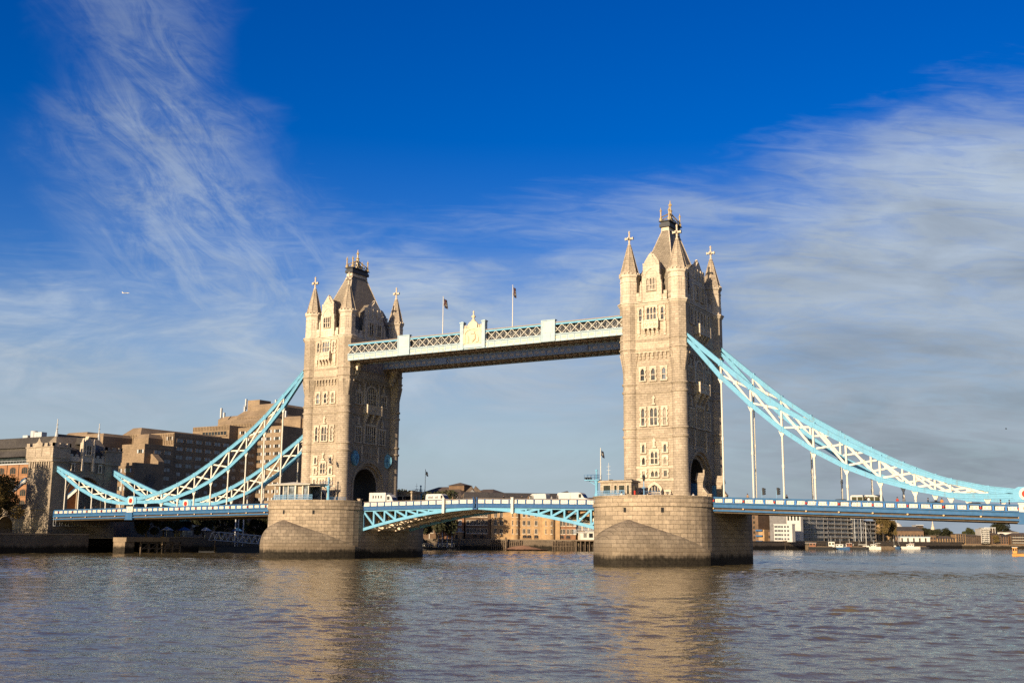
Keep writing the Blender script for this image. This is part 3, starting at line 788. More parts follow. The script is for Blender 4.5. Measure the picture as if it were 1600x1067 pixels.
# ------------------------------------------------------------------ suspension chains
UPR = [(46.7, 43.9), (48.1, 43.0), (54.65, 37.15), (60.3, 32.3), (65.95, 28.15), (71.6, 24.7), (77.25, 21.45), (82.9, 18.55), (88.55, 16.15), (94.2, 14.3), (99.85, 13.0), (105.0, 12.35)]
LOR = [(46.7, 43.5), (48.1, 42.5), (54.65, 34.6), (60.3, 29.05), (65.95, 24.2), (71.6, 20.2), (77.25, 17.1), (82.9, 14.78), (88.55, 13.15), (94.2, 12.0), (99.85, 11.75), (105.0, 11.85)]
def sweep(b, pts, y, h, w, dz=0.0, mi=0):
    n = len(pts); rows = []
    for i, (x, z) in enumerate(pts):
        p, q = pts[max(0, i-1)], pts[min(n-1, i+1)]
        dx_, dz_ = q[0]-p[0], q[1]-p[1]; l = sqrt(dx_*dx_+dz_*dz_); nx, nz = -dz_/l, dx_/l
        if nz < 0: nx, nz = -nx, -nz
        rows += [(x+nx*(dz+e*h/2), y+s*w/2, z+nz*(dz+e*h/2)) for s, e in ((-1, -1), (1, -1), (1, 1), (-1, 1))]
    b.add(rows, [(4*i+k, 4*i+(k+1) % 4, 4*i+4+(k+1) % 4, 4*i+4+k) for i in range(n-1) for k in range(4)]+[(0, 1, 2, 3), (4*n-1, 4*n-2, 4*n-3, 4*n-4)], mi)
def chord(b, pts, y, h, w):
    sweep(b, pts, y, h, w*.72); sweep(b, pts, y, .12, w, h/2+.03); sweep(b, pts, y, .12, w, -h/2-.03); sweep(b, pts, y, .09, w*.84)
def interp(pts, x):
    pts = sorted(pts)
    for p, q in zip(pts, pts[1:]):
        if p[0] <= x <= q[0]: return p[1]+(q[1]-p[1])*(x-p[0])/(q[0]-p[0])
    return pts[-1][1]
def chain(sg, y, label, lift=0.0):
    f = lambda p: (sg*p[0], p[1]+lift*max(0, (p[0]-54)/50))
    up, lo = [f(p) for p in UPR], [f(p) for p in LOR]
    t = thing('suspension_chain', label, 'suspension chain', (sg*48.1, y, 40))
    k = len(up)
    for pts, nm, hh in ((up, 'upper_chord', .72), (lo, 'lower_chord', .68)):
        b = MB(); chord(b, pts, y, hh, .72)
        for gx, gz in pts[2:-1]: b.box(gx-.42, gx+.42, y-.33, y+.33, gz-.5, gz+.5); b.box(gx-.05, gx+.05, y-.4, y+.4, gz-.46, gz+.46)
        b.build(nm, m_lb, t)
    b = MB()
    for i in range(2, k-1):
        ux, uz = up[i]; lx, lz = lo[i]
        b.bar((ux, y, uz-.2), (lx, y, lz+.2), .3, .34)
        if i+1 < k-1:
            vx, vz = up[i+1]; mx, mz = lo[i+1]
            b.bar((ux, y-.12, uz-.3), (mx, y-.12, mz+.3), .2, .38); b.bar((lx, y+.12, lz+.3), (vx, y+.12, vz-.3), .2, .34)
            cx, cz = (ux+mx+lx+vx)/4, (uz+mz+lz+vz)/4
            b.box(cx-.35, cx+.35, y-.25, y+.25, cz-.3, cz+.3)
    b.build('lattice', m_wh, t)
    for i in range(2, k-1):
        x, z = lo[i]; zb = zpar(x)-.6
        if z-.5 > zb:
            h = MB(); top = z-.3
            h.add([(x-.62, y-.15, top), (x+.62, y-.15, top), (x+.62, y+.15, top), (x-.62, y+.15, top)]+[(x+a*.16, y+c*.13, top-1.05) for a, c in ((-1, -1), (1, -1), (1, 1), (-1, 1))],
                  [(3, 2, 1, 0), (4, 5, 6, 7), (0, 1, 5, 4), (1, 2, 6, 5), (2, 3, 7, 6), (3, 0, 4, 7)])
            if top-1.0 > zb:
                h.tube((x, y, top-1.0), (x, y, zb), .175, n=8)
                h.tube((x, y, (top+zb)/2+.3), (x, y, (top+zb)/2-.3), .25, n=8); h.tube((x, y, zb+.7), (x, y, zb), .26, .2, n=8)
            h.build('hanger', m_wh, t)
    return t
def node(sg, y, label, lift=0.0):
    x = sg*(105.7 if sg > 0 else 105.0); z = 12.05+lift
    t = thing('chain_joint', label, 'chain joint', (x, y, 10))
    b = MB()
    fr = lambda a, o, zz: (x+a, y+o, zz)
    b.fr = fr
    b.prism([(-1.9, z-.75), (-1.2, z-1.0), (1.2, z-1.0), (1.9, z-.75), (1.9, z+.7), (1.1, z+1.15), (-1.1, z+1.15), (-1.9, z+.7)], -.5, .5)
    t2 = b.build('joint_casing', m_lb, t)
    for s in (-1, 1):
        b = MB(); b.tube((x, y+s*.45, z), (x, y+s*.62, z), 1.02, n=28); b.build('white_roundel', m_wh, t)
        b = MB(); b.tube((x, y+s*.5, z), (x, y+s*.7, z), .6, n=24); b.build('red_boss', m_red, t)
    zp = zpar(x); b = MB(fr)
    b.box(-1.15, 1.15, -.75, .6, zp-1.25, zp+.12); b.box(-1.25, 1.25, -.85, .7, zp+.12, zp+.3)
    pd = b.build('pedestal', m_wh, t)
    b = MB(fr); b.box(-1.25, 1.25, -.95, .5, zp-3.0, zp-1.25); b.box(-1.45, 1.45, -1.0, .5, zp-3.1, zp-2.8); b.build('bracket', m_mb, t)
    b = MB(fr); b.box(-.5, -.4, -.8, -.74, zp-.8, zp-.35); b.box(.4, .5, -.8, -.74, zp-.8, zp-.35); b.box(-.4, .4, -.8, -.74, zp-.62, zp-.54); b.build('panel_tracery', m_rib, pd)
    return t
UPS = [(105.8, 12.9), (110.7, 14.25), (115.3, 15.35), (120.9, 17.1), (126.3, 18.9), (131.9, 20.9), (136.2, 22.4)]
LOS = [(105.8, 12.4), (109.7, 12.45), (115.3, 13.2), (120.9, 14.6), (126.3, 16.65), (131.9, 19.6), (136.2, 22.0)]
def short_chain(sg, y, label, dz=0.0):
    up = [(sg*x, z+dz) for x, z in UPS]; lo = [(sg*x, z+dz) for x, z in LOS]
    t = thing('land_chain', label, 'suspension chain', (sg*106, y, 12))
    b = MB(); chord(b, up, y, .72, .7); b.build('upper_chord', m_lb, t)
    b = MB(); chord(b, lo, y, .7, .7); b.build('lower_chord', m_lb, t)
    b = MB()
    for i in range(1, 6):
        b.bar((up[i][0], y, up[i][1]), (lo[i][0], y, lo[i][1]), .26, .3)
        if i < 5: b.bar((up[i][0], y-.1, up[i][1]-.2), (lo[i+1][0], y-.1, lo[i+1][1]+.2), .18, .34); b.bar((lo[i][0], y+.1, lo[i][1]+.2), (up[i+1][0], y+.1, up[i+1][1]-.2), .18, .34)
    b.build('lattice', m_wh, t)
    for i in range(1, 6):
        x, z = lo[i]; h = MB(); h.tube((x, y, z-.2), (x, y, zpar(x)-.6), .16); h.tube((x, y, z-.2), (x, y, z-1.0), .4, .17); h.build('hanger', m_wh, t)
    return t
for sg, y, a, lf in ((1, -9.3, 'near light blue crescent chain with white lattice, right span, upstream side', 0.0), (1, 9.3, 'far light blue crescent chain with white lattice, right span, seen behind the near one', 0.0),
                     (-1, -9.3, 'long near light blue chain with white lattice rising to the left tower', .95), (-1, 9.3, 'lower looking far light blue chain behind the near one, left span', .95)):
    chain(sg, y, a, lf)
for sg, y, a, lf in ((1, -9.3, 'blue chain joint with red and white roundel at the right picture edge', 0.0), (1, 9.3, 'blue chain joint on the far side of the right span, beyond the edge', 0.0),
                     (-1, -9.3, 'near blue chain joint with red and white roundel, left span', .95), (-1, 9.3, 'far blue chain joint with red and white roundel, left span', .75)):
    node(sg, y, a, lf)
short_chain(-1, -9.3, 'short near chain climbing from the roundel to the stone gatehouse', 0); short_chain(-1, 9.3, 'short far chain climbing from the roundel to the gatehouse rear turret', 0)
short_chain(1, -9.3, 'short near chain beyond the right hand roundel', -.8); short_chain(1, 9.3, 'short far chain beyond the right hand roundel', -.8)

# ------------------------------------------------------------------ opening bascules
def zb_top(x): return 12.5-.0165*abs(x)
def zlow(x):
    a = abs(x); return 10.55-.0035*a*a-.05*a if a < 30 else 6.0
def bascule(sg, label):
    t = thing('bascule_leaf', label, 'drawbridge leaf', (sg*29, 0, 6))
    x0, x1 = sg*.25, sg*29.9; n = 10; xs = [x0+(x1-x0)*i/n for i in range(n+1)]
    d = MB(); d.bar((x0, 0, zb_top(x0)-1.35), (x1, 0, zb_top(x1)-1.35), 17.4, .3); d.build('deck', m_tar, t)
    for s in (-1, 1):
        d = MB(); d.bar((x0, s*7.4, zb_top(x0)-1.12), (x1, s*7.4, zb_top(x1)-1.12), 2.4, .16); d.build('footway', m_foot, t)
        p = MB(); q = MB(); Y = s*9.0; m = 15; ps = [x0+(x1-x0)*i/m for i in range(m+1)]
        B = lambda b, o, z0, z1, wd, mi=0: b.bar((x0, Y+s*o, zb_top(x0)+(z0+z1)/2), (x1, Y+s*o, zb_top(x1)+(z0+z1)/2), wd, z1-z0, mi)
        B(p, 0, -.1, 0, .3, 1); B(p, 0, -.2, -.1, .2); B(p, .1, -1.8, -1.02, .2); B(p, .14, -1.1, -1.02, .4); B(p, .14, -1.84, -1.72, .4)
        for i, x in enumerate(ps):
            z = zb_top(x); p.box(x-.11, x+.11, Y-.12, Y+.12, z-1.02, z-.2); p.box(x-.09, x+.09, Y+s*.1-.14, Y+s*.1+.14, z-1.72, z-1.1)
            if i < m:
                xm = (x+ps[i+1])/2; z0, z1 = zb_top(xm-.75), zb_top(xm+.75)
                q.bar((xm-.8, Y, z0-.61), (xm+.8, Y, z1-.61), .1, .74, 0)
                for e in (-.42, 0, .42): q.bar((xm+e-.1, Y+s*.06, zb_top(xm)-.61), (xm+e+.1, Y+s*.06, zb_top(xm)-.61), .03, .2, 1)
        pr = p.build('parapet', [m_db2, m_rib], t); q.build('parapet_panel', [m_wh, m_pan], pr)
    for y in (-8.75, -3.2, 3.2, 8.75):
        outer = abs(y) > 8; g = MB()
        for a, c in zip(xs, xs[1:]):
            g.bar((a, y, zlow(a)), (c, y, zlow(c)), .5 if outer else .7, .62, 0 if outer else 1)
        g.bar((x0, y, zb_top(x0)-1.95), (x1, y, zb_top(x1)-1.95), .42, .34, 0)
        for i, x in enumerate(xs):
            zt, zl = zb_top(x)-2.0, zlow(x)
            if zt-zl > .5: g.bar((x, y, zt), (x, y, zl), .4, .4, 0)
            if i >= 2:
                xp = xs[i-1]
                g.bar((x, y, zt-.05), (xp, y, zlow(xp)+.2), .34, .42, 0)
            elif i < 2: g.box(*sorted((x, xs[i+1])), y-.16, y+.16, min(zlow(x), zlow(xs[i+1])), zb_top(x)-2.05)
        g.build('girder', [m_lb if outer else m_wh, m_under], t)
    d = MB()
    for i, x in enumerate(xs):
        d.box(x-.2, x+.2, -8.4, 8.4, zlow(x)-.05, zlow(x)+.5)
        d.box(x-.15, x+.15, -8.4, 8.4, zb_top(x)-2.1, zb_top(x)-1.52)
        if i < n and i > 1:
            for ya, yb in ((-8.6, -3.3), (-3.1, 3.1), (3.3, 8.6)):
                d.bar((x, ya, zlow(x)+.2), (xs[i+1], yb, zlow(xs[i+1])+.2), .25, .25); d.bar((x, yb, zlow(x)+.2), (xs[i+1], ya, zlow(xs[i+1])+.2), .25, .25)
    d.build('cross_bracing', m_wh, t)
    d = MB(); x = -7.9 if sg < 0 else 9.2
    d.box(x-.28, x+.28, -9.65, -9.25, zlow(x)-.5, zb_top(x)+.15); d.box(x-.36, x+.36, -9.7, -9.22, zb_top(x)+.15, zb_top(x)+.25); d.build('fender_post', m_wh, t)
    if sg > 0:
        d = MB()
        for e in (-.45, .45): d.box(e-.12, e+.12, -9.4, -9.1, 10.2, 12.75)
        d.box(-.5, .5, -9.35, -9.2, 10.2, 10.5); d.build('nose_lock', m_db, t)
m_db2 = paint('parapet_blue_paint', (.045, .12, .26), .45, .12)
bascule(-1, 'left drawbridge leaf, light blue truss curving up from the left pier'); bascule(1, 'right drawbridge leaf, light blue truss sloping down to the right pier')

# ------------------------------------------------------------------ high level walkways
def walkway(sy, label):
    y0, y1 = (-10.75, -4.2) if sy < 0 else (4.0, 10.2)
    x0, x1 = -35.4, 35.4
    t = thing('high_walkway', label, 'footbridge', (0, (y0+y1)/2, 44))
    b = MB(); b.box(x0, x1, y0+.3, y1-.3, 44.75, 45.2); b.build('deck', m_under, t)
    for y, s in ((y0, -1), (y1, 1)):
        b = MB(); e = MB(); xx0 = -34.2 if s < 0 and sy < 0 else x0
        b.box(xx0, x1, y-.12, y+.12, 44.2, 45.5); b.box(xx0, x1, y-.3, y+.2, 45.4, 45.62); b.box(xx0, x1, y-.3, y+.24, 44.05, 44.25)
        e_n = 44
        for i in range(e_n):
            xc = xx0+(x1-xx0)*(i+.5)/e_n
            e.box(xc-.5, xc+.5, y+s*.1-.05, y+s*.1+.05, 44.62, 45.15, 0)
            b.box(xc-.8-.06, xc-.8+.06, y+s*.12-.08, y+s*.12+.08, 44.25, 45.4)
            e.box(xc-.87, xc-.71, y+s*.28-.06, y+s*.28+.06, 44.1, 44.26, 1)
        fs = b.build('fascia', m_pb, t); e.build('gilded_panel', [m_pane2, m_lamp], fs)
        l = MB(); n = 35; dx_ = (x1-xx0)/n
        for i in range(n):
            a, c = xx0+i*dx_, xx0+(i+1)*dx_
            l.bar((a, y-.03, 45.6), (c, y-.03, 47.5), .1, .4, up=(0, 1, 0)); l.bar((a, y+.08, 47.5), (c, y+.08, 45.6), .1, .4, up=(0, 1, 0))
            l.box((a+c)/2-.16, (a+c)/2+.16, y-.12, y+.14, 46.38, 46.72)
        l.build('lattice', m_wh, t)
        r = MB(); r.box(xx0, x1, y-.16, y+.2, 47.5, 47.86, 0); r.box(xx0, x1, y-.28, y+.3, 47.86, 48.02, 1); r.build('top_rail', [m_lb, m_roofc], t)
        if s == -1 or sy > 0:
            for xc in (-18.3, 18.4):
                q = MB(); q.box(xc-1.5, xc+1.5, y-.42, y+.35, 44.1, 48.45); q.box(xc-1.65, xc+1.65, y-.5, y+.45, 48.45, 48.62); q.box(xc-1.65, xc-1.4, y-.5, y-.3, 44.1, 48.45); q.box(xc+1.4, xc+1.65, y-.5, y-.3, 44.1, 48.45)
                pl = q.build('pylon', m_pb, t)
                q = MB(); q.box(xc-1.1, xc+1.1, y-.46, y-.4, 45.9, 48.1); q.build('pylon_panel', m_wh, pl)
    # glazed wall standing inside the lattice, and roof
    g = MB(); g.box(x0, x1, y0+.75, y0+.85, 45.2, 47.7); g.box(x0, x1, y1-.85, y1-.75, 45.2, 47.7)
    for i in range(60):
        xc = x0+(x1-x0)*(i+.5)/60; g.box(xc-.05, xc+.05, y0+.68, y0+.75, 45.2, 47.7, 1)
    g.build('glazing', [m_gl, m_gr], t)
    r = MB()
    ym = (y0+y1)/2
    r.add([(x, y, z) for x in (x0, x1) for y, z in ((y0+.35, 47.9), (y0+1.2, 48.2), (y1-1.2, 48.2), (y1-.35, 47.9), (y1-.4, 47.75), (y0+.4, 47.75))], [(0, 1, 7, 6), (1, 2, 8, 7), (2, 3, 9, 8), (3, 4, 10, 9), (4, 5, 11, 10), (5, 0, 6, 11), (0, 1, 2, 3, 4, 5), (6, 7, 8, 9, 10, 11)])
    r.build('roof', m_roofc, t)
    u = MB(); n = 44
    for i in range(n):
        a = x0+(x1-x0)*i/n; c = x0+(x1-x0)*(i+1)/n
        u.box(a-.13, a+.13, y0+.2, y1-.2, 44.1, 44.75)
        u.bar((a, y0+.3, 44.45), (c, y1-.3, 44.45), .22, .3); u.bar((a, y1-.3, 44.45), (c, y0+.3, 44.45), .22, .3)
    u.box(x0, x1, ym-.2, ym+.2, 44.15, 44.7)
    u.build('under_bracing', m_under, t)
    if sy < 0:
        y = y0; q = MB()
        for xc in (-2.75, 2.75): q.box(xc-.42, xc+.42, y-.62, y+.35, 44.0, 49.75); q.box(xc-.55, xc+.55, y-.72, y+.42, 49.75, 50.0); q.box(xc-.3, xc+.3, y-.5, y+.25, 50.0, 50.15)
        q.box(-2.4, 2.4, y-.5, y-.1, 44.3, 45.0)
        cf = q.build('crest_frame', m_pb, t)
        fr = lambda a, o, z: (a, y-.1-o, z)
        q = MB(fr); q.box(-2.35, 2.35, 0, .3, 44.95, 48.6)
        A = [(-2.3, 45.2)]+arch(-2.3, 2.3, 47.2, 1.45, 14)+[(2.3, 45.2)]; I = [(-1.9, 45.2)]+arch(-1.9, 1.9, 47.2, 1.1, 14)+[(1.9, 45.2)]
        q.ring(A, I, .3, .48)
        for c in (-2.0, -1.5, 1.5, 2.0): q.prism([(c-.16, 48.6), (c+.16, 48.6), (c+.16, 49.1), (c, 49.4), (c-.16, 49.1)], 0, .3)
        q.prism([(-1.15, 48.6), (1.15, 48.6), (1.2, 49.4), (.8, 49.9), (.35, 50.1), (-.35, 50.1), (-.8, 49.9), (-1.2, 49.4)], .02, .42)
        q.prism([(-.75, 46.2), (0, 45.5), (.75, 46.2), (.75, 47.2), (-.75, 47.2)], .3, .55)
        q.prism([(-.62, 46.35), (0, 45.75), (.62, 46.35), (.62, 46.95), (-.62, 46.95)], .55, .62)
        for sg in (-1, 1):
            q.prism([(sg*.9, 45.4), (sg*1.5, 45.5), (sg*1.55, 46.4), (sg*1.25, 47.0), (sg*.95, 46.5)], .3, .5)
        q.prism([(-.5, 47.3), (.5, 47.3), (.6, 47.9), (.3, 47.75), (0, 48.1), (-.3, 47.75), (-.6, 47.9)], .3, .52)
        cr = q.build('crest', m_cream, t)
        q = MB(); q.lathe(0, y-.2, [(.3, 50.0), (.5, 50.3), (.22, 50.5), (.2, 50.8), (.5, 51.05), (.42, 51.25), (.16, 51.45), (.12, 51.9), (.22, 52.1), (.05, 52.4)], 10, 0, True); q.build('crown_finial', m_cream, cr)
    return t
m_pane2 = plain('cream_panel', (.70, .60, .40), .6, .1); m_cream = plain('buff_cast_iron', (.72, .57, .38), .6, .1)
m_roofc = plain('buff_roof_sheet', (.38, .29, .21), .7, .15)
walkway(-1, 'near high level walkway with white lattice sides and central crest panel'); walkway(1, 'far high level walkway, grey in shade behind and below the near one')

# ------------------------------------------------------------------ on the piers and towers
def flag(name_loc, label, z0, z1, w, h, mats, r=.09, yaw=0.3, group=None, kind='plain', mast=None):
    x, y = name_loc
    t = thing('flagpole', label, 'flagpole', (x, y, z0), group)
    b = MB(); b.tube((x, y, z0), (x, y, z1), r, r*.6, 8); b.lathe(x, y, [(.02, z1), (.14, z1+.08), (.02, z1+.22)], 8); b.build('pole', m_wh, t)
    f = MB(); nx, nz = 14, 9
    vs = []; cells = []
    for i in range(nx+1):
        for j in range(nz+1):
            u, v = i/nx, j/nz
            s = u*w
            vs.append((x+r+s*cos(yaw)*.72+.05*w*sin(9*u+3*v), y-s*sin(yaw)*.4+.16*w*sin(8*u+2.2*v)*min(1, 3*u), z1-.15-h+v*h*(1-.12*u)-.55*w*u**1.4+.05*h*sin(7*u+2*v)))
    for i in range(nx):
        for j in range(nz):
            u, v = (i+.5)/nx, (j+.5)/nz; mi = 0
            if kind == 'union':
                d1, d2 = abs(u-v), abs(u-(1-v))
                if min(d1, d2) < .06: mi = 1
                if min(d1, d2) < .03: mi = 2
                if abs(u-.5) < .09 or abs(v-.5) < .12: mi = 1
                if abs(u-.5) < .05 or abs(v-.5) < .06: mi = 2
            elif kind == 'badge':
                if (u-.5)**2*1.6+(v-.5)**2 < .035: mi = 1
            k = j+i*(nz+1); f.add([vs[k], vs[k+nz+1], vs[k+nz+2], vs[k+1]], [(0, 1, 2, 3)], mi)
    me = f.build('flag', mats, t)
    sol = me.modifiers.new('thickness', 'SOLIDIFY'); sol.thickness = .01
    return t
m_navy = plain('navy_cloth', (.02, .022, .035), .8); m_wcl = plain('pale_cloth', (.22, .20, .17), .8); m_rcl = plain('red_cloth', (.07, .022, .02), .8)
flag((-10.0, -8.0), 'white flagpole with a limp union flag left of the central walkway crest', 48.2, 57.0, 1.7, 1.9, [m_navy, m_wcl, m_rcl], .11, .3, 'flags on the high walkway', 'union')
flag((8.0, -8.0), 'white flagpole with a limp union flag right of the central walkway crest', 48.2, 57.6, 1.2, 2.1, [m_navy, m_wcl, m_rcl], .11, .35, 'flags on the high walkway', 'union')
flag((32.9, -16.6), 'white flagpole with dark badge flag beside the stone control cabin', 11.2, 21.2, 1.0, 1.15, [m_navy, m_wcl], .1, .2, None, 'badge')
flag((-36.9, -13.3), 'slim flagpole with dark flag in front of the left tower windows', 11.2, 22.2, 1.6, .95, [m_navy, m_wcl], .08, .4, None, 'badge')
flag((-35.2, 22.3), 'small flagpole with dark flag on the far end of the left pier', 11.2, 21.0, 1.1, 1.0, [m_navy, m_wcl], .09, .3, None, 'badge')
def signal_mast(x, y, label, zt=15.2, arm=-2.3):
    t = thing('signal_mast', label, 'signal mast', (x, y, 11.1))
    b = MB(); b.lathe(x, y, [(.5, 11.1), (.42, 12.6), (.27, 12.9), (.24, zt-.7), (.45, zt-.2), (.45, zt)], 12, 0, True); b.tube((x, y, zt), (x, y, zt+1.9), .17, .15); b.lathe(x, y, [(.22, zt+1.75), (.24, zt+2.05), (.05, zt+2.15)], 8); b.build('column', m_lb, t)
    b = MB(); b.box(min(x+arm, x-arm*.35), max(x+arm, x-arm*.35), y-.6, y+.6, zt, zt+.16); b.bar((x, y, zt-.9), (x+arm*.7, y, zt), .12, .12); b.build('platform', m_lb, t)
    b = MB(); xa, xb = sorted((x+arm, x-arm*.35))
    for yy in (y-.58, y+.58):
        for zz in (zt+.6, zt+1.1): b.bar((xa, yy, zz), (xb, yy, zz), .05, .05)
        for k in range(5): b.bar((xa+(xb-xa)*k/4, yy, zt+.16), (xa+(xb-xa)*k/4, yy, zt+1.1), .05, .05)
    b.build('railing', m_mb, t)
    b = MB()
    for k in range(3):
        xx = x+arm*(.45+.22*k); b.tube((xx, y-.3, zt+.5), (xx, y-.65, zt+.5), .16, n=10); b.box(xx-.14, xx+.14, y-.3, y-.05, zt+.25, zt+.6)
    b.build('signal_lamp', m_dk, t)
    return t
signal_mast(32.3, -17.2, 'light blue signal mast with railed platform left of the stone control cabin')
signal_mast(-35.9, -14.0, 'light blue signal mast with railed platform against the left tower base', 15.3, -1.9)
signal_mast(-35.6, 21.0, 'light blue signal mast with platform on the far end of the left pier', 15.0, -2.0)
for x, y, z1, lb in ((34.1, -15.6, 18.6, 'thin white aerial mast behind the stone control cabin'), (-36.6, 20.6, 17.6, 'thin white aerial on the far end of the left pier')):
    t = thing('aerial_mast', lb, 'aerial', (x, y, 11.1)); b = MB(); b.tube((x, y, 11.1), (x, y, z1), .06, .03); b.build('mast', m_wh, t)
    b = MB(); [b.bar((x-.4, y, z1-.7-k*.7), (x+.4, y, z1-.7-k*.7), .05, .05) for k in range(3)]; b.build('aerial_arm', m_gr, t)
def cabin(x0, x1, y0, y1, z1, label):
    t = thing('control_cabin', label, 'control cabin', ((x0+x1)/2, (y0+y1)/2, 11.1))
    b = MB(); b.box(x0, x1, y0, y1, 11.1, z1-.35)
    wl = b.build('wall', m_stone, t)
    b = MB(); b.box(x0-.3, x1+.3, y0-.3, y1+.3, z1-.35, z1-.1); b.box(x0-.1, x1+.1, y0-.1, y1+.1, z1-.1, z1+.05)
    for xx in (x0+1.6, x1-1.2, x1-.6): b.box(xx-.3, xx+.3, y0+1, y0+1.6, z1+.05, z1+.25, 1)
    b.build('roof', [m_stone, m_dk], t)
    L_ = x1-x0
    for a, w_ in ((.22, 1.45), (.5, .5), (.7, 1.15), (.9, .45)):
        c = x0+L_*a; f = MB()
        f.ring([(c-w_/2-.12, 12.5), (c-w_/2-.12, 14.35), (c+w_/2+.12, 14.35), (c+w_/2+.12, 12.5)], [(c-w_/2, 12.62), (c-w_/2, 14.23), (c+w_/2, 14.23), (c+w_/2, 12.62)], y0-.1, y0+.02, 0, True)
        wd = f.build('window', m_lime, t); p = MB(); p.box(c-w_/2, c+w_/2, y0-.03, y0+.02, 12.62, 14.23); p.build('pane', m_gld, wd)
    for a in (.3, .7):
        c = y0+(y1-y0)*a; f = MB(); f.box(x1-.02, x1+.06, c-.4, c+.4, 12.6, 14.2); f.build('window', m_gld, t)
    return t
cabin(33.2, 39.6, -17.4, -14.2, 15.15, 'low stone control cabin with flat roof on the right pier')
cabin(-38.8, -34.2, 15.4, 19.0, 15.4, 'low stone control cabin on the far end of the left pier')
def railing(pts, z0, z1, label, m=None, name='railing', panel=True):
    t = thing(name, label, 'railing', (pts[0][0], pts[0][1], z0)); b = MB(); q = MB(); m = m or m_lb3
    for (x0, y0), (x1, y1) in zip(pts, pts[1:]):
        n = max(2, int(math.hypot(x1-x0, y1-y0)/.9))
        for z in (z1, (z0+z1)/2, z0+.15): b.bar((x0, y0, z), (x1, y1, z), .06, .06)
        for i in range(n+1): b.bar((x0+(x1-x0)*i/n, y0+(y1-y0)*i/n, z0), (x0+(x1-x0)*i/n, y0+(y1-y0)*i/n, z1), .07, .07)
        for i in range(n*5+1): q.bar((x0+(x1-x0)*i/(n*5), y0+(y1-y0)*i/(n*5), z0+.15), (x0+(x1-x0)*i/(n*5), y0+(y1-y0)*i/(n*5), z1), .05, .05)
    b.build('rail', m, t)
    if panel: q.build('baluster', m, t)
    return t
m_lb3 = paint('sky_blue_paint', (.22, .40, .58), .5, .1)
railing([(32.9, -18.2), (39.2, -19.6)], 12.2, 13.2, 'pale blue railing in front of the stone control cabin')
railing([(-46, -20.6), (-41.5, -21.3), (-35.2, -20.2)], 12.2, 13.3, 'pale blue railing before the glass pavilion on the left pier')
railing([(40.0, -12.6), (43.3, -12.6)], 11.2, 13.3, 'blue hoarding rail beside the street lamp on the right pier', m_mb)
railing([(-33.4, -16.6), (-30.8, -14.2)], 12.0, 12.9, 'short blue rail at the foot of the left tower', m_mb)
# glass visitor pavilion
t = thing('glass_pavilion', 'glazed pavilion with thin white canopy roof on the left pier', 'pavilion', (-41, -17, 11.1))
b = MB(); Z = 15.75
b.add([(-49.2, -19.6, Z), (-36.4, -19.6, Z), (-36.4, -13.6, Z), (-49.2, -13.6, Z), (-43.5, -17, Z+.55), (-49.0, -19.4, Z-.25), (-36.6, -19.4, Z-.25), (-36.6, -13.8, Z-.25), (-49.0, -13.8, Z-.25)],
      [(0, 1, 4), (1, 2, 4), (2, 3, 4), (3, 0, 4), (0, 5, 6, 1), (1, 6, 7, 2), (2, 7, 8, 3), (3, 8, 5, 0), (5, 8, 7, 6)]); b.build('canopy', m_wh, t)
for x, y in ((-47.3, -18.8), (-45.0, -18.6), (-43.5, -18.7), (-41.2, -18.9), (-39.2, -18.8), (-37.6, -18.7), (-47.3, -14.4), (-37.6, -14.4)):
    b = MB(); b.tube((x, y, 11.1), (x, y, Z-.2), .13 if x != -41.2 else .22); b.build('post', m_wh, t)
b = MB()
for x0, x1 in ((-45.0, -43.6), (-43.4, -41.4), (-39.1, -37.7)): b.box(x0, x1, -18.5, -18.44, 12.3, Z-.3)
b.build('glazing', m_glb, t)
b = MB(); b.box(-41.0, -39.3, -18.4, -16.0, 11.1, 15.3); b.build('stone_core', m_stone, t)
b = MB(); b.box(-47.2, -37.7, -14.6, -14.5, 11.1, 15.4); b.build('rear_wall', m_glb, t)
t = thing('street_lamp', 'black lantern on a pale blue post before the right tower doorway', 'street lamp', (42.85, -19.0, 11.1)); x, y = 42.85, -19.0
b = MB(); b.lathe(x, y, [(.2, 11.1), (.16, 12.3), (.09, 12.5), (.08, 14.8)], 8, 0, True); b.lathe(x, y, [(.1, 13.4), (.4, 13.55), (.4, 13.65), (.1, 13.75)], 10); b.build('post', m_lb3, t)
b = MB(); b.lathe(x, y, [(.1, 14.8), (.24, 15.0), (.32, 15.55), (.36, 15.6), (.16, 15.85), (.05, 16.1)], 6); b.build('lantern', m_dk, t)
t = thing('traffic_bollard', 'red post standing behind the right pier parapet', 'bollard', (40.2, -17.2, 11.1)); b = MB(); b.tube((40.2, -17.2, 11.1), (40.2, -17.2, 13.1), .17, n=10); b.lathe(40.2, -17.2, [(.2, 13.0), (.2, 13.1), (.05, 13.25)], 10); b.build('post', m_red, t)
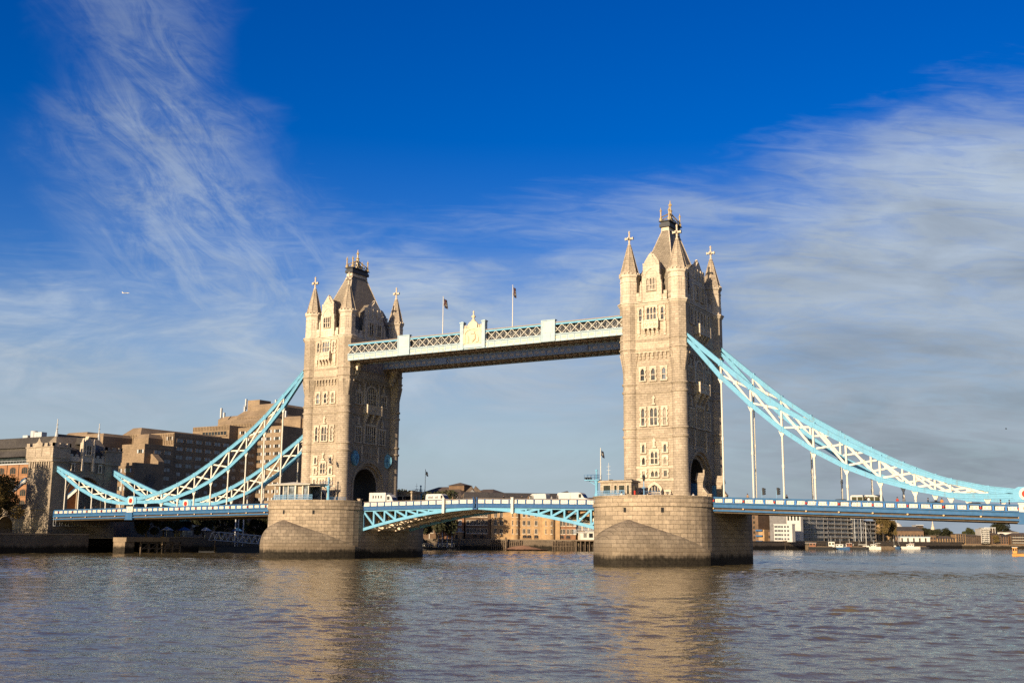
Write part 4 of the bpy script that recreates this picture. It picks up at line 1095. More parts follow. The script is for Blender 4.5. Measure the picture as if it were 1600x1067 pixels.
# shields on the main span face of the left tower
for y, lb in ((-5.7, 'blue heraldic shield in shade left of the arch on the left tower'), (5.7, 'blue heraldic shield in sunlight right of the arch on the left tower')):
    t = thing('heraldic_shield', lb, 'heraldic shield', (-35.5, y, 22))
    ca, sa = (1.0, 0.0) if y < 0 else (cos(radians(52)), sin(radians(52)))
    yo = y if y < 0 else 7.0
    fr = lambda a, o, z, y=yo, ca=ca, sa=sa: (-35.72+o*ca+a*sa, y+a*ca-o*sa, z)
    b = MB(fr); o = [(-.95, 23.1), (-.5, 23.35), (0, 23.15), (.5, 23.35), (.95, 23.1), (1.1, 22.3), (.95, 21.4), (.5, 20.8), (0, 20.4), (-.5, 20.8), (-.95, 21.4), (-1.1, 22.3)]
    b.prism(o, .0, .75); b.prism([(a*.72, 22+(z-22)*.72) for a, z in o], .75, .88); b.build('shield', m_lb, t)
    b = MB(fr); b.box(-.1, .1, .88, .95, 21.0, 22.8); b.box(-.62, .62, .88, .94, 22.0, 22.2); b.build('charge', m_mb, t)
    b = MB(fr); b.prism([(-.6, 23.35), (-.7, 23.8), (-.35, 23.6), (0, 24.0), (.35, 23.6), (.7, 23.8), (.6, 23.35)], .1, .6); b.build('crown', m_lb, t)
# lettering on the van side
# stone lodges and blue doors at the approach side of the right tower
for y, x, lb in ((-4.2, 48.2, 'stone lodge with sloping roof and blue side, near side of the portal'), (6.4, 48.2, 'stone lodge with tiled roof and bright blue door, far side of the portal')):
    t = thing('portal_lodge', lb, 'lodge', (x, y, 11.1))
    h = .6
    b = MB(); b.box(x-h, x+h, y-h, y+h, 11.1, 15.5); b.box(x-h-.15, x+h+.15, y-h-.15, y+h+.15, 11.1, 12.0); b.box(x-h-.15, x+h+.15, y-h-.15, y+h+.15, 15.2, 15.5); b.box(x+h, x+h+.8, y-.5, y+.5, 11.1, 13.0)
    b.add([(x+h, y-.6, 13.0), (x+h+.95, y-.6, 13.0), (x+h+.95, y+.6, 13.0), (x+h, y+.6, 13.0), (x+h, y-.6, 14.2), (x+h, y+.6, 14.2)], [(0, 1, 4), (1, 2, 5, 4), (2, 3, 5), (0, 4, 5, 3)]); b.box(x-.2, x+.2, y-.62, y-.6, 13.2, 14.6); b.build('wall', m_stone, t)
    b = MB(); e = h+.25; b.add([(x-e, y-e, 15.5), (x+e, y-e, 15.5), (x+e, y+e, 15.5), (x-e, y+e, 15.5), (x-e, y, 17.0), (x+e, y, 17.0)], [(0, 1, 5, 4), (2, 3, 4, 5), (1, 2, 5), (3, 0, 4)]); b.box(x+e-.3, x+e, y-.2, y+.2, 16.8, 17.6); b.build('roof', m_stone, t)
    b = MB(); b.box(x-1.9, x-h-.02, y-.55, y-.45, 11.1, 15.0); b.box(x-1.9, x-1.75, y-.6, y-.4, 11.1, 15.2); b.build('blue_door', m_lb if y > 0 else m_mb, t)
# traffic lights
for x, lb in ((61.1, 'black traffic light on pale post, the one nearer the taller tower'), (63.85, 'black traffic light on pale post, second to the right of the taller tower')):
    t = thing('traffic_light', lb, 'traffic light', (x, -6.2, 10.8), 'traffic lights on the right span')
    b = MB(); b.tube((x-.25, -6.2, 10.8), (x-.25, -6.2, 13.4), .07); b.build('post', m_lb3, t)
    b = MB(); b.box(x-.16, x+.16, -6.4, -6.05, 12.55, 13.85)
    for k in range(3): b.tube((x+.16, -6.22, 12.8+k*.4), (x+.42, -6.22, 12.76+k*.4), .16, .17, 8)
    b.build('signal_head', m_dk, t)

# ------------------------------------------------------------------ vehicles
def vehicle(x, y, zr, rz, kind, body, label, Ls=1.0):
    cat = {'van': 'van', 'truck': 'lorry', 'car': 'car', 'bus': 'minibus'}[kind]
    nm = {'van': 'delivery_van', 'truck': 'box_lorry', 'car': 'parked_car', 'bus': 'minibus'}[kind]
    if kind == 'car': nm = 'passing_car'
    t = thing(nm, label, cat, (x, y, zr), 'traffic on the bridge', rz); ROOT[t.name] = (0, 0, 0)
    prof = {'van': ([(-2.7, .35), (-2.75, 1.5), (-2.65, 2.4), (-2.4, 2.55), (1.1, 2.55), (1.55, 2.35), (2.05, 1.45), (2.7, 1.2), (2.85, .8), (2.8, .35)], 1.0),
            'car': ([(-2.1, .35), (-2.15, .8), (-1.9, 1.0), (-1.35, 1.42), (.3, 1.45), (1.05, .98), (1.95, .82), (2.15, .6), (2.1, .35)], .86),
            'bus': ([(-3.2, .35), (-3.25, 2.3), (-3.0, 2.5), (2.5, 2.5), (2.85, 2.3), (3.15, 1.2), (3.2, .35)], 1.02),
            'truck': ([(1.15, .45), (1.15, 2.6), (1.9, 2.75), (2.55, 2.2), (2.9, 1.35), (3.3, 1.2), (3.4, .45)], 1.0)}[kind]
    P, hw = prof; fr = lambda a, o, z: (a*Ls, -o, z)
    b = MB(fr); b.prism([(a, z) for a, z in P], -hw, hw)
    bo = b.build('body', body, t)
    bv = bo.modifiers.new('round_edges', 'BEVEL'); bv.width = .12; bv.segments = 3; bv.limit_method = 'ANGLE'
    if kind == 'truck':
        b = MB(fr); b.box(-3.6, 1.05, -1.1, 1.1, .8, 3.15); bx = b.build('cargo_box', body, t)
        b = MB(fr); b.box(-3.6, 2.6, -.9, .9, .5, .75); b.build('chassis', m_dk, t)
        for k in range(4):
            b = MB(fr); b.box(-2.6+k*.75, -2.3+k*.75, 1.09, 1.115, 1.9, 2.5); b.build('window', m_gld, bx)
    W_ = {'van': [(1.15, 1.5, 1.6, 2.2)], 'car': [(-1.2, .95, -.1, 1.34), (0.0, .95, .55, 1.34)], 'bus': [(-2.9+i*1.15, 1.35, -1.9+i*1.15, 2.15) for i in range(5)], 'truck': [(1.4, 1.55, 2.1, 2.3)]}[kind]
    for a0, z0, a1, z1 in W_:
        b = MB(fr); b.box(a0, a1, -hw-.012, hw+.012, z0, z1); b.build('side_window', m_gld, t)
    b = MB(fr)
    f0, f1 = {'van': ((1.62, 2.22), (2.02, 1.5)), 'car': ((.4, 1.4), (1.0, 1.0)), 'bus': ((2.86, 2.22), (3.1, 1.4)), 'truck': ((2.55, 2.1), (2.86, 1.4))}[kind]
    b.add([(f0[0]+.05, -hw*.82, f0[1]), (f0[0]+.05, hw*.82, f0[1]), (f1[0]+.05, hw*.82, f1[1]), (f1[0]+.05, -hw*.82, f1[1])], [(0, 1, 2, 3)]); b.build('windscreen', m_gld, t)
    xw = {'van': (-1.75, 1.85), 'car': (-1.35, 1.35), 'bus': (-2.1, 2.2), 'truck': (-2.3, 2.3)}[kind]
    for a in xw:
        for s in (-1, 1):
            b = MB(fr); b.tube((a, s*(hw-.22), .36), (a, s*(hw+.02), .36), .36, n=16, mi=0); wh = b.build('wheel', m_blk, t)
            b = MB(fr); b.tube((a, s*(hw+.0), .36), (a, s*(hw+.05), .36), .2, n=12); b.build('rim', m_gr, wh)
    for s in (-1, 1):
        b = MB(fr); xx = P[-2][0]; b.box(xx-.12, xx+.03, *sorted((s*hw*.55, s*hw*.85)), .72, .88); b.build('headlight', m_glb, t)
    return t
m_van = paint('white_vehicle_paint', (.58, .56, .52), .3, .04); m_carb = paint('black_vehicle_paint', (.02, .02, .024), .25, .05); m_cars = paint('silver_vehicle_paint', (.35, .35, .36), .3, .05); m_card = paint('navy_vehicle_paint', (.03, .035, .06), .3, .05)
zr = 11.05
vehicle(-27.6, -4.2, zr, 0, 'truck', m_van, 'white box lorry with four small windows at the left tower arch')
vehicle(-12.8, -4.2, zr+.15, 0, 'van', m_van, 'white van with grey panel lettering area on the left bridge leaf', 1.05)
VAN = [o for o in bpy.data.objects if str(o.get('label', '')).startswith('white van with grey')][0]
b = MB(lambda a, o, z: (a*1.05, -o, z))
for i, (a0, a1) in enumerate(((-2.0, -1.75), (-1.68, -1.45), (-1.38, -1.1), (-1.03, -.8), (-.2, .1), (.18, .42))): b.box(a0, a1, 1.0, 1.013, 1.55, 1.95+.12*(i % 2))
b.box(-2.1, -.6, 1.0, 1.008, 1.4, 2.25, 1); b.build('lettering', [m_modg, m_gr], VAN)
vehicle(8.5, 2.6, zr+.15, pi, 'van', m_van, 'white van facing left near the middle of the bascules', .9)
vehicle(20.8, -4.2, zr+.0, 0, 'van', m_van, 'large white van beside the stone control cabin on the right leaf', 1.3)
zs = lambda x: zpar(x)-1.12
for x, y, k, m, lb, rz, L_ in ((75.2, -3.8, 'car', m_carb, 'black car roof left of the white minibus on the right span', 0, 1.0), (77.6, 3.6, 'bus', m_van, 'white minibus on the right span between two hangers', 0, .9),
                    (91.3, -4.0, 'car', m_card, 'dark blue car behind the parapet, middle of the right span', 0, 1.0), (97.6, -4.0, 'car', m_carb, 'black car nearest the right hand roundel', 0, 1.0), (100.2, 3.4, 'car', m_cars, 'silver car on the far lane close to the right roundel', 0, 1.0), (-127, -3.6, 'car', m_carb, 'dark car entering under the gatehouse arch', 0, 1.0)):
    vehicle(x, y, zs(x), rz, k, m, lb, L_)

# ------------------------------------------------------------------ people behind the parapets
def person_mesh(pose):
    V = [(0, 0, .95, .14), (0, 0, 1.15, .135), (0, .0, 1.38, .155), (0, 0, 1.5, .06), (0, -.01, 1.6, .085), (0, -.015, 1.70, .075)]
    E = [(0, 1), (1, 2), (2, 3), (3, 4), (4, 5)]
    for s in (-1, 1):
        k = len(V); st = pose*s
        V += [(s*.1, 0, .88, .095), (s*.105, -.08*st, .5, .062), (s*.105, .12*st, .08, .042), (s*.11, .12*st-.14, .04, .036)]
        E += [(0, k), (k, k+1), (k+1, k+2), (k+2, k+3)]
        k = len(V)
        V += [(s*.2, 0, 1.40, .06), (s*.25, .05*st, 1.13, .045), (s*.24, -.14*st-.06, .90, .034), (s*.235, -.16*st-.1, .80, .03)]
        E += [(2, k), (k, k+1), (k+1, k+2), (k+2, k+3)]
    me = bpy.data.meshes.new('person_body'); me.from_pydata([v[:3] for v in V], E, [])
    o = bpy.data.objects.new('person_tmp', me); COL.objects.link(o)
    sk = o.modifiers.new('skin', 'SKIN'); sb = o.modifiers.new('sub', 'SUBSURF'); sb.levels = 1; sb.render_levels = 1
    for i, v in enumerate(V):
        me.skin_vertices[0].data[i].radius = (v[3]*1.1, v[3]*(.75 if i in (1, 2) else 1.0))
    me.skin_vertices[0].data[0].use_root = True
    dg = bpy.context.evaluated_depsgraph_get(); dg.update()
    m2 = bpy.data.meshes.new_from_object(o.evaluated_get(dg)); bpy.data.objects.remove(o)
    return m2
PM = [person_mesh(1.0), person_mesh(-.5)]
m_hair = plain('dark_hair', (.03, .02, .014), .7)
def person(x, y, z, rz, coat, trs, label, v=0):
    me = PM[v].copy(); me.materials.clear()
    for m in (coat, trs, SKINM): me.materials.append(m)
    for p in me.polygons:
        c = p.center; p.material_index = 2 if (c.z > 1.5 or (c.z < .86 and abs(c.x) > .19)) else (0 if c.z > .9 or abs(c.x) > .19 else 1); p.use_smooth = True
    o = bpy.data.objects.new('person', me); COL.objects.link(o); o.location = (x, y, z); o.rotation_euler = (0, 0, rz); ROOT[o.name] = (0, 0, 0)
    tag(o, label, 'person', 'people walking across the bridge')
    b = MB(); b.lathe(0, .012, [(.098, 1.60), (.112, 1.66), (.105, 1.72), (.075, 1.775), (.02, 1.80)], 12, 0, True); b.build('hair', m_hair, o)
    return o
cl = {k: plain('cloth_'+k, c, .85, .12) for k, c in dict(black=(.02, .02, .022), grey=(.16, .16, .16), red=(.42, .05, .03), white=(.6, .58, .54), tan=(.32, .2, .11), blue=(.05, .08, .18), orange=(.5, .2, .05)).items()}
PP = [(-4.2, -8.0, 'black', 'person in black coat just left of the bascule joint'), (-6.5, -8.0, 'tan', 'person in tan coat by the left white fender post'), (-5.3, -8.0, 'grey', 'person in grey jacket left of the bascule joint, beside one in black'),
      (6.2, -8.0, 'black', 'person in black coat between bascule joint and right fender post'), (10.6, -8.0, 'black', 'person in black, first of two walking right of the right fender post'), (12.2, -8.0, 'tan', 'person in tan coat right of the right fender post'), (13.2, -8.0, 'grey', 'person in grey ahead of the big white van'),
      (17.6, -8.0, 'white', 'person in white top at the rear of the big white van'), (19.0, -8.0, 'black', 'person in black passing the middle of the big white van'),
      (58.9, -8.6, 'tan', 'person in tan coat next to the first traffic light'), (66.2, -8.6, 'black', 'person in black right of the second traffic light'), (80.1, -8.6, 'black', 'person in black right of the white minibus'), (80.6, -8.6, 'white', 'person in white between the minibus and the next hanger'), (85.4, -8.6, 'red', 'person in red jacket on the right span footway'), (86.5, -8.6, 'grey', 'person in grey beside the one in the red jacket'), (92.6, -8.6, 'orange', 'person in orange top right of the middle of the right span'),
      (90.4, -8.6, 'black', 'person in black by a hanger on the right span'), (101.7, -8.6, 'blue', 'person in blue near the right roundel'), (103.0, -8.6, 'black', 'person in black nearest the right roundel'),
      (46.0, -15.5, 'tan', 'person in tan coat on the right pier by the tower corner'), (46.7, -15.2, 'black', 'person in black on the right pier by the tower corner'), (38.6, -19.6, 'white', 'person in white leaning at the parapet beside the control cabin'), (39.0, -19.2, 'tan', 'person in tan beside the control cabin'), (49.5, -11.6, 'white', 'person in white at the near lodge of the right tower'),
      (43.7, -18.5, 'black', 'person in black under the street lamp'), (44.1, -18.8, 'blue', 'person in blue right of the street lamp'),
      (-124.2, -8.6, 'tan', 'person in tan near the gatehouse on the left span'), (-121.4, -8.6, 'grey', 'person in grey near the gatehouse on the left span'), (-119.8, -8.6, 'black', 'person in black on the left span below the short chain'), (-114, -8.6, 'black', 'person in black left of the near roundel')]
for i, (x, y, c, lb) in enumerate(PP):
    z = zb_top(x)-1.05 if abs(x) < 30 else (11.1 if 30 < x < 52 else zpar(x)-1.0)
    if y < -9.9: z = 11.12
    z += {0: 0.0, 1: .0}[i % 2]
    person(x, y, z, random.choice((pi/2, -pi/2, .3, 2.8)), cl[c], cl[('black', 'grey', 'blue')[i % 3]], lb, i % 2)

# ------------------------------------------------------------------ facades
class Fac:
    """a straight wall line, left to right as seen from the river"""
    def __init__(s, P0, P1):
        s.p = Vector((P0[0], P0[1], 0)); d = Vector((P1[0]-P0[0], P1[1]-P0[1], 0)); s.len = d.length; s.d = d.normalized(); s.n = Vector((s.d.y, -s.d.x, 0)); s.rz = atan2(s.d.y, s.d.x)
    def fr(s, a, o, z): q = s.p+s.d*a+s.n*o; return (q.x, q.y, z)
    def hit(s, u, v):
        r = FW+RT*((u-800)/FPX)-UP*((v-533.5)/FPX); q = CAM+r*((s.p-CAM).dot(s.n)/r.dot(s.n)); return (q-s.p).dot(s.d), q.z
    def a(s, u, v=835): return s.hit(u, v)[0]
    def z(s, u, v): return s.hit(u, v)[1]
def wmesh(name, w, h, fm, gm, n=2, arched=False, fw=.14, sill=True, rows=1, curtains=None):
    b = MB(lambda a, o, z: (a, -o, z)); hw = w/2
    if arched:
        zs = h*.68; I = [(-hw, 0)]+arch(-hw, hw, zs, h-zs, 8)+[(hw, 0)]; O = [(-hw-fw, 0)]+arch(-hw-fw, hw+fw, zs, h-zs+fw, 8)+[(hw+fw, 0)]
        b.ring(O, I, -.05, .08); b.prism(I, -.1, .025, 1)
    else:
        O = [(-hw-fw, -fw), (-hw-fw, h+fw), (hw+fw, h+fw), (hw+fw, -fw)]; I = [(-hw, 0), (-hw, h), (hw, h), (hw, 0)]
        b.ring(O, I, -.05, .09, 0, True); b.prism(I, -.1, .025, 1)
    if curtains:
        for s in (-1, 1): b.box(*sorted((s*hw, s*hw*curtains)), -.02, .045, 0, h, 2)
    for i in range(1, n): b.box(-hw+w*i/n-.05, -hw+w*i/n+.05, 0, .07, 0, h*.98)
    for i in range(1, rows): b.box(-hw, hw, 0, .06, h*i/rows-.04, h*i/rows+.04)
    if sill: b.box(-hw-.2, hw+.2, 0, .2, -.3, -fw)
    return b.mesh(name, [fm, gm, m_gr])
def put(me, par, F, a, z, o=.0, name='window'): q = F.fr(a, o, z); return place(me, name, par, q, F.rz)

# ------------------------------------------------------------------ trees
def tree_meshes(seed, h, r, n, leaf, mat, low=.28):
    R = random.Random(seed); b = MB(); c = MB()
    b.tube((0, 0, -.3), (.05*h*.2, 0, h*.42), h*.028, h*.018, 8)
    blobs = []
    for i in range(15):
        a = R.uniform(0, 2*pi); t = R.uniform(low+.08, .93); rr = r*sqrt(max(.05, 1-((t-.55)/.5)**2))*R.uniform(.3, .82)
        P = Vector((rr*cos(a), rr*sin(a), h*t)); blobs.append((P, r*R.uniform(.22, .44)))
        b.tube((0, 0, h*R.uniform(.2, .4)), P, h*.013, h*.004, 5)
    blobs.append((Vector((0, 0, h*.72)), r*.5)); blobs.append((Vector((0, 0, h*.9)), r*.3))
    for i in range(n):
        P, br = R.choice(blobs); d = Vector((R.gauss(0, 1), R.gauss(0, 1), R.gauss(0, 1))).normalized()
        q = P+d*br*R.uniform(.25, 1.0)**.5*Vector((1, 1, .8)).length/1.6
        u = Vector((R.gauss(0, 1), R.gauss(0, 1), R.gauss(0, 1))).normalized(); v = u.orthogonal().normalized(); s = leaf*R.uniform(.6, 1.3)
        c.add([q-u*s*.5, q+v*s*.3, q+u*s*.5, q-v*s*.3], [(0, 1, 2, 3)])
    return b.mesh('trunk', m_bark), c.mesh('crown', mat)
TM = {}
def tree(kind, x, y, z, h, label, group='trees on the north bank', rz=None, wide=1.0):
    if kind not in TM:
        TM[kind] = {'broad': lambda: tree_meshes(1, 10, 4.2, 5200, .55, m_leaf), 'autumn': lambda: tree_meshes(2, 10, 4.0, 4500, .5, m_leafa), 'dark': lambda: tree_meshes(3, 10, 4.6, 5200, .6, m_leafd, .15), 'plane': lambda: tree_meshes(4, 10, 3.6, 9000, .34, m_leafa, .3), 'flat': lambda: tree_meshes(5, 10, 4.5, 2500, .6, m_leafd, .62)}[kind]()
    t = thing('broadleaf_tree', label, 'tree', (x, y, z), group, rz if rz is not None else random.uniform(0, 6)); ROOT[t.name] = (0, 0, 0)
    t.scale = (h/10*wide, h/10*wide, h/10)
    place(TM[kind][0], 'trunk', t, (0, 0, 0)); place(TM[kind][1], 'crown', t, (0, 0, 0)); return t

# ------------------------------------------------------------------ stone gatehouse (north abutment)
GX0, GX1 = -146.2, -135.7
t = thing('stone_gatehouse', 'small crenellated stone gatehouse with slate roof at the left end of the bridge', 'gatehouse', (-141, 0, 0))
fG = lambda a, o, z: (GX1+o, a, z)
fGn = lambda a, o, z: (-141+a, -11.0-o, z)
b = MB(); b.box(GX0-.3, GX1+.25, -11.3, 11.3, -2, 3.0); b.box(GX0, GX1, -11, 11, 3.0, 10.9); b.box(GX0-.2, GX1+.2, -11.2, 11.2, 10.9, 11.3)
for y0, y1 in ((-11, -6.2), (6.2, 11)): b.box(GX0, GX1, y0, y1, 11.3, 25.2)
bx = MB(lambda a, o, z: (-141+o, a, z))
hw = 5.6
bx.prism([(-6.2, 11.3), (-6.2, 24.6), (6.2, 24.6), (6.2, 11.3), (hw, 11.3)]+arch(-hw, hw, 15.2, 5.0, 18)[::-1]+[(-hw, 11.3)], -4.9, 5.1)
wl = b.build('wall', m_abut, t); bx.build('arch_wall', m_abut, t)
b = MB(fG)
A = [(-hw-.7, 11.3)]+arch(-hw-.7, hw+.7, 15.2, 5.7, 18)+[(hw+.7, 11.3)]; I = [(-hw+.05, 11.3)]+arch(-hw+.05, hw-.05, 15.2, 4.95, 18)+[(hw-.05, 11.3)]
b.ring(A, I, -.7, .12); b.build('archivolt', m_abut, t)
for y0, y1 in ((-11.6, -5.9), (5.9, 11.6)):
    b = MB(); b.box(GX0-.5, GX1+.45, y0, y1, 24.9, 28.0); b.box(GX0-.7, GX1+.65, y0-.2, y1+.2, 27.75, 28.0); b.box(GX0-.35, GX1+.3, y0+.15, y1-.15, 23.9, 24.9)
    for i in range(5):
        xx = GX0-.5+i*(GX1-GX0+.95-1.3)/4; b.box(xx, xx+1.3, y0, y0+.5, 28.0, 29.0); b.box(xx, xx+1.3, y1-.5, y1, 28.0, 29.0)
    for i in range(3):
        yy = y0+i*(y1-y0-1.2)/2; b.box(GX1-.05, GX1+.45, yy, yy+1.2, 28.0, 29.0)
    b.box(GX0-.2, GX0+.2, y0+.3, y1-.3, 28, 28.7)
    b.build('turret', m_stone, t)
b = MB(fGn)
b.prism([(-1.5, 27.9), (1.5, 27.9), (1.5, 28.9), (.7, 29.3), (0, 30.5), (-.7, 29.3), (-1.5, 28.9)], .45, .95); b.box(-1.1, 1.1, .6, .72, 25.2, 27.6)
for i in range(9): b.box(-4.3+i*1.0, -3.85+i*1.0, 0, .35, 22.2, 23.9)
for s in (-1, 1): b.box(*sorted((s*4.9, s*1.6)), .6, .68, 25.3, 27.4)
b.build('carved_panel', m_stone, t)
b = MB(fG)
b.box(-6.2, 6.2, 0, .2, 24.3, 24.6); b.box(-6.2, 6.2, -.4, .05, 24.6, 25.6)
for i in range(7): b.box(-5.6+i*1.75, -4.7+i*1.75, -.4, .05, 25.6, 26.3)
b.build('parapet', m_lime, t)
b = MB(fG); b.prism([(-1.7, 24.3), (-1.7, 29.6), (-.8, 30.2), (0, 31.6), (.8, 30.2), (1.7, 29.6), (1.7, 24.3)], -1.2, .3)
for s in (-1, 1): b.box(*sorted((s*1.5, s*2.05)), -.3, .6, 21.8, 30.0); b.prism([(s*1.5, 30), (s*2.05, 30), (s*1.78, 30.9)], -.2, .5)
g = b.build('gable', m_lime, t)
b = MB(fG); b.add([(-1.8, -1, 29.3), (0, -1, 31.3), (1.8, -1, 29.3), (-1.8, -5, 29.3), (0, -5, 31.3), (1.8, -5, 29.3)], [(0, 1, 4, 3), (1, 2, 5, 4)]); b.build('gable_roof', m_slate2, g)
window(t, fG, 0, 26.4, 28.8, 1.5, 2, 2, o=.3, gl=m_gld, quoin=False)
for a in (-4.6, 4.4): window(t, fG, a, 21.6, 23.6, .7, 1, 1, 'pointed', .3, gl=m_gld)
for a in (-4.1, 4.1):
    b = MB(fG); b.box(a-.9, a+.9, -2.6, -.6, 26.2, 27.4); b.add([(a-1.2, -.5, 27.3), (a+1.2, -.5, 27.3), (a+1.2, -3.2, 28.4), (a-1.2, -3.2, 28.4)], [(0, 1, 2, 3)]); b.build('dormer', m_slate2, t)
b = MB(); e = [(-145.6, -9.9, 25.6), (-136.3, -9.9, 25.6), (-136.3, 9.9, 25.6), (-145.6, 9.9, 25.6), (-141, -6.6, 31.7), (-141, 7.6, 31.7)]
b.add(e, [(0, 1, 4), (1, 2, 5, 4), (2, 3, 5), (3, 0, 4, 5)]); b.box(-141.15, -140.85, -6.6, 7.6, 31.6, 31.95, 1)
rf = b.build('roof', [m_slate, m_lead], t)
for y in (-6.6, 7.6):
    b = MB(); b.lathe(-141, y, [(.45, 31.2), (.35, 32.2), (.2, 33.2), (.36, 33.4), (.16, 33.6), (.14, 34.4), (.3, 34.6), (.12, 34.8), (.1, 35.6), (.16, 35.9), (.02, 36.2)], 8); b.build('finial', m_gr, rf)
for y, lb in ((-9.4, 'blue and white anchor tie sloping down to the left of the gatehouse'), (9.3, 'blue and white anchor tie seen slanting through the gatehouse arch')):
    tt = thing('anchor_tie', lb, 'anchor tie', (-150, y, 11))
    P, Q = ((at(41, 750, 1, y), at(7, 779, 1, y)) if y < 0 else (at(126, 760, 1, y), at(88, 793, 1, y)))
    b = MB(); b.bar(P, Q, .5, .9); b.build('tie_bar', m_wh, tt); b = MB(); n = Vector((0, 0, .62)); b.bar(P+n, Q+n, .7, .3); b.build('tie_flange', m_mb, tt)
# access gantry hanging under the span
t = thing('access_gantry', 'thin white maintenance gantry hanging under the left span by the gatehouse', 'gantry', (-134, -6, 7)); b = MB()
for z in (6.6, 8.2): b.bar((-134.6, -10.2, z), (-134.6, 8, z), .09, .09); b.bar((-133.6, -10.2, z), (-133.6, 8, z), .09, .09)
for i in range(10):
    y = -10.2+i*2.02; b.bar((-134.6, y, 6.6), (-134.6, y, 8.2 if i > 2 else 8.9), .08, .08); b.bar((-133.6, y, 6.6), (-133.6, y, 8.9), .07, .07); b.bar((-134.6, y, 6.6), (-133.6, y, 6.6), .08, .08)
b.build('frame', m_gr, t)
t = thing('approach_viaduct', 'stone approach wall with arch running left from the gatehouse', 'viaduct', (-190, 0, 3.4))
fV = lambda a, o, z: (-146.3-a, -9.6-o, z)
b = MB(fV); b.prism([(0, 3.4), (0, 11.2), (110, 11.2), (110, 3.4), (13.5, 3.4)]+arch(6.5, 13.5, 6.0, 3.2, 14)[::-1]+[(6.5, 3.4)], -19, 0); b.box(0, 110, 0, .2, 10.9, 11.2); b.box(0, 110, -.5, 0, 11.2, 12.3); b.box(0, 110, -.6, .1, 12.3, 12.5); b.build('wall', m_abut, t)
railing([(-118.5, -16), (-118.5, -60)], 4.4, 5.5, 'dark iron railing along the embankment left of the gatehouse', m_dk)

# ------------------------------------------------------------------ riverside brick block left of the gatehouse
t = thing('brick_warehouse', 'orange brick block with arched windows and dark mansard roof behind the gatehouse', 'brick building', (-205, 20, 3.4))
F = Fac((-236, 20), (-176, 20))
b = MB(F.fr); b.box(0, 60, -16, 0, 3.4, 26.6); b.build('wall', m_brick_o, t)
b = MB(F.fr); b.box(0, 60, -15, -1.2, 26.6, 29.0); b.build('glazed_storey', m_gld, t)
b = MB(F.fr)
b.add([(-.5, .4, 28.9), (60.5, .4, 28.9), (60.5, -1.6, 31.0), (-.5, -1.6, 31.0), (-.5, -1.7, 32.0), (60.5, -1.7, 32.0), (58, -4.5, 35.6), (2, -4.5, 35.6), (2, -12, 35.6), (58, -12, 35.6), (60.5, -16, 28.9), (-.5, -16, 28.9)],
      [(0, 1, 2, 3), (4, 5, 6, 7), (7, 6, 9, 8), (1, 10, 9, 6, 5, 2), (0, 3, 4, 7, 8, 11), (11, 8, 9, 10), (0, 11, 10, 1)]); b.box(0, 60, -12, -2.4, 30.8, 32.2)
b.build('roof', m_slate2, t)
b = MB(F.fr); b.box(0, 60, -.15, .35, 26.4, 26.75)
for i in range(40): b.box(i*1.5, i*1.5+.06, .1, .16, 26.75, 27.6)
b.box(0, 60, .08, .16, 27.55, 27.65); b.build('balustrade', m_gr, t)
wm = wmesh('arched_window', 2.9, 2.1, m_brick_r, m_gld, 3, True, .25)
for r_ in range(6):
    for i in range(10): put(wm, t, F, 3+i*6.0, 23.4-r_*3.55)
b = MB(F.fr)
for i in range(9): b.tube((6+i*6.0, .12, 3.4), (6+i*6.0, .12, 26.4), .09, n=6)
b.build('downpipe', m_dk, t)
b = MB(F.fr); b.box(34, 36.5, -8, -6, 35.6, 36.6); p = F.fr(38.5, -7, 0); b.fr = None; b.lathe(p[0], p[1], [(1.1, 35.6), (1.1, 37.9), (.9, 38.0)], 14); b.box(p[0]+1.5, p[0]+5.2, p[1]-1, p[1]+1, 35.6, 37.4); b.build('roof_plant', m_gr, t)

# ------------------------------------------------------------------ concrete hotel
t = thing('concrete_hotel', 'big stepped brown concrete hotel rising behind the left chains', 'hotel', (-155, 70, 3.4)); HOTEL = t
b = MB()
def cham(x0, x1, y0, y1, z0, z1, c=1.6):
    b.add([(x0, y0, z0), (x1, y0, z0), (x1, y1, z0), (x0, y1, z0), (x0, y0, z1-c), (x1, y0, z1-c), (x1, y1, z1-c), (x0, y1, z1-c), (x0+c, y0+c, z1), (x1-c, y0+c, z1), (x1-c, y1-c, z1), (x0+c, y1-c, z1)],
          [(0, 1, 5, 4), (1, 2, 6, 5), (2, 3, 7, 6), (3, 0, 4, 7), (4, 5, 9, 8), (5, 6, 10, 9), (6, 7, 11, 10), (7, 4, 8, 11), (8, 9, 10, 11)])
b.box(-161, -150, 44, 82, 3.4, 37.0); b.box(-160, -149.6, 32, 43.9, 3.4, 32.5); b.box(-153, -143, 23, 34.4, 3.4, 25.9)
cham(-170, -161.2, 40, 82, 3.4, 39.0, 2.4); cham(-162, -155, 38, 62, 30, 36.4, 1.4)
cham(-178, -165, 28.5, 60, 3.4, 36.2, 1.0); cham(-187, -175, 30, 60, 3.4, 37.2, 1.4); b.box(-168, -160.4, 29, 45, 3.4, 29.5)
b.add([(x, y, z) for y in (34.6, 37) for x, z in ((-151.4, 3.4), (-151.4, 29.4), (-149, 29.4), (-146, 27.0), (-146, 3.4))], [(0, 1, 2, 3, 4), (9, 8, 7, 6, 5)]+[(i, i+5, (i+1) % 5+5, (i+1) % 5) for i in range(5)])
b.box(-159.6, -138.4, 82.1, 112, 3.4, 42.2); b.box(-178, -159.8, 78, 110, 3.4, 42.9)
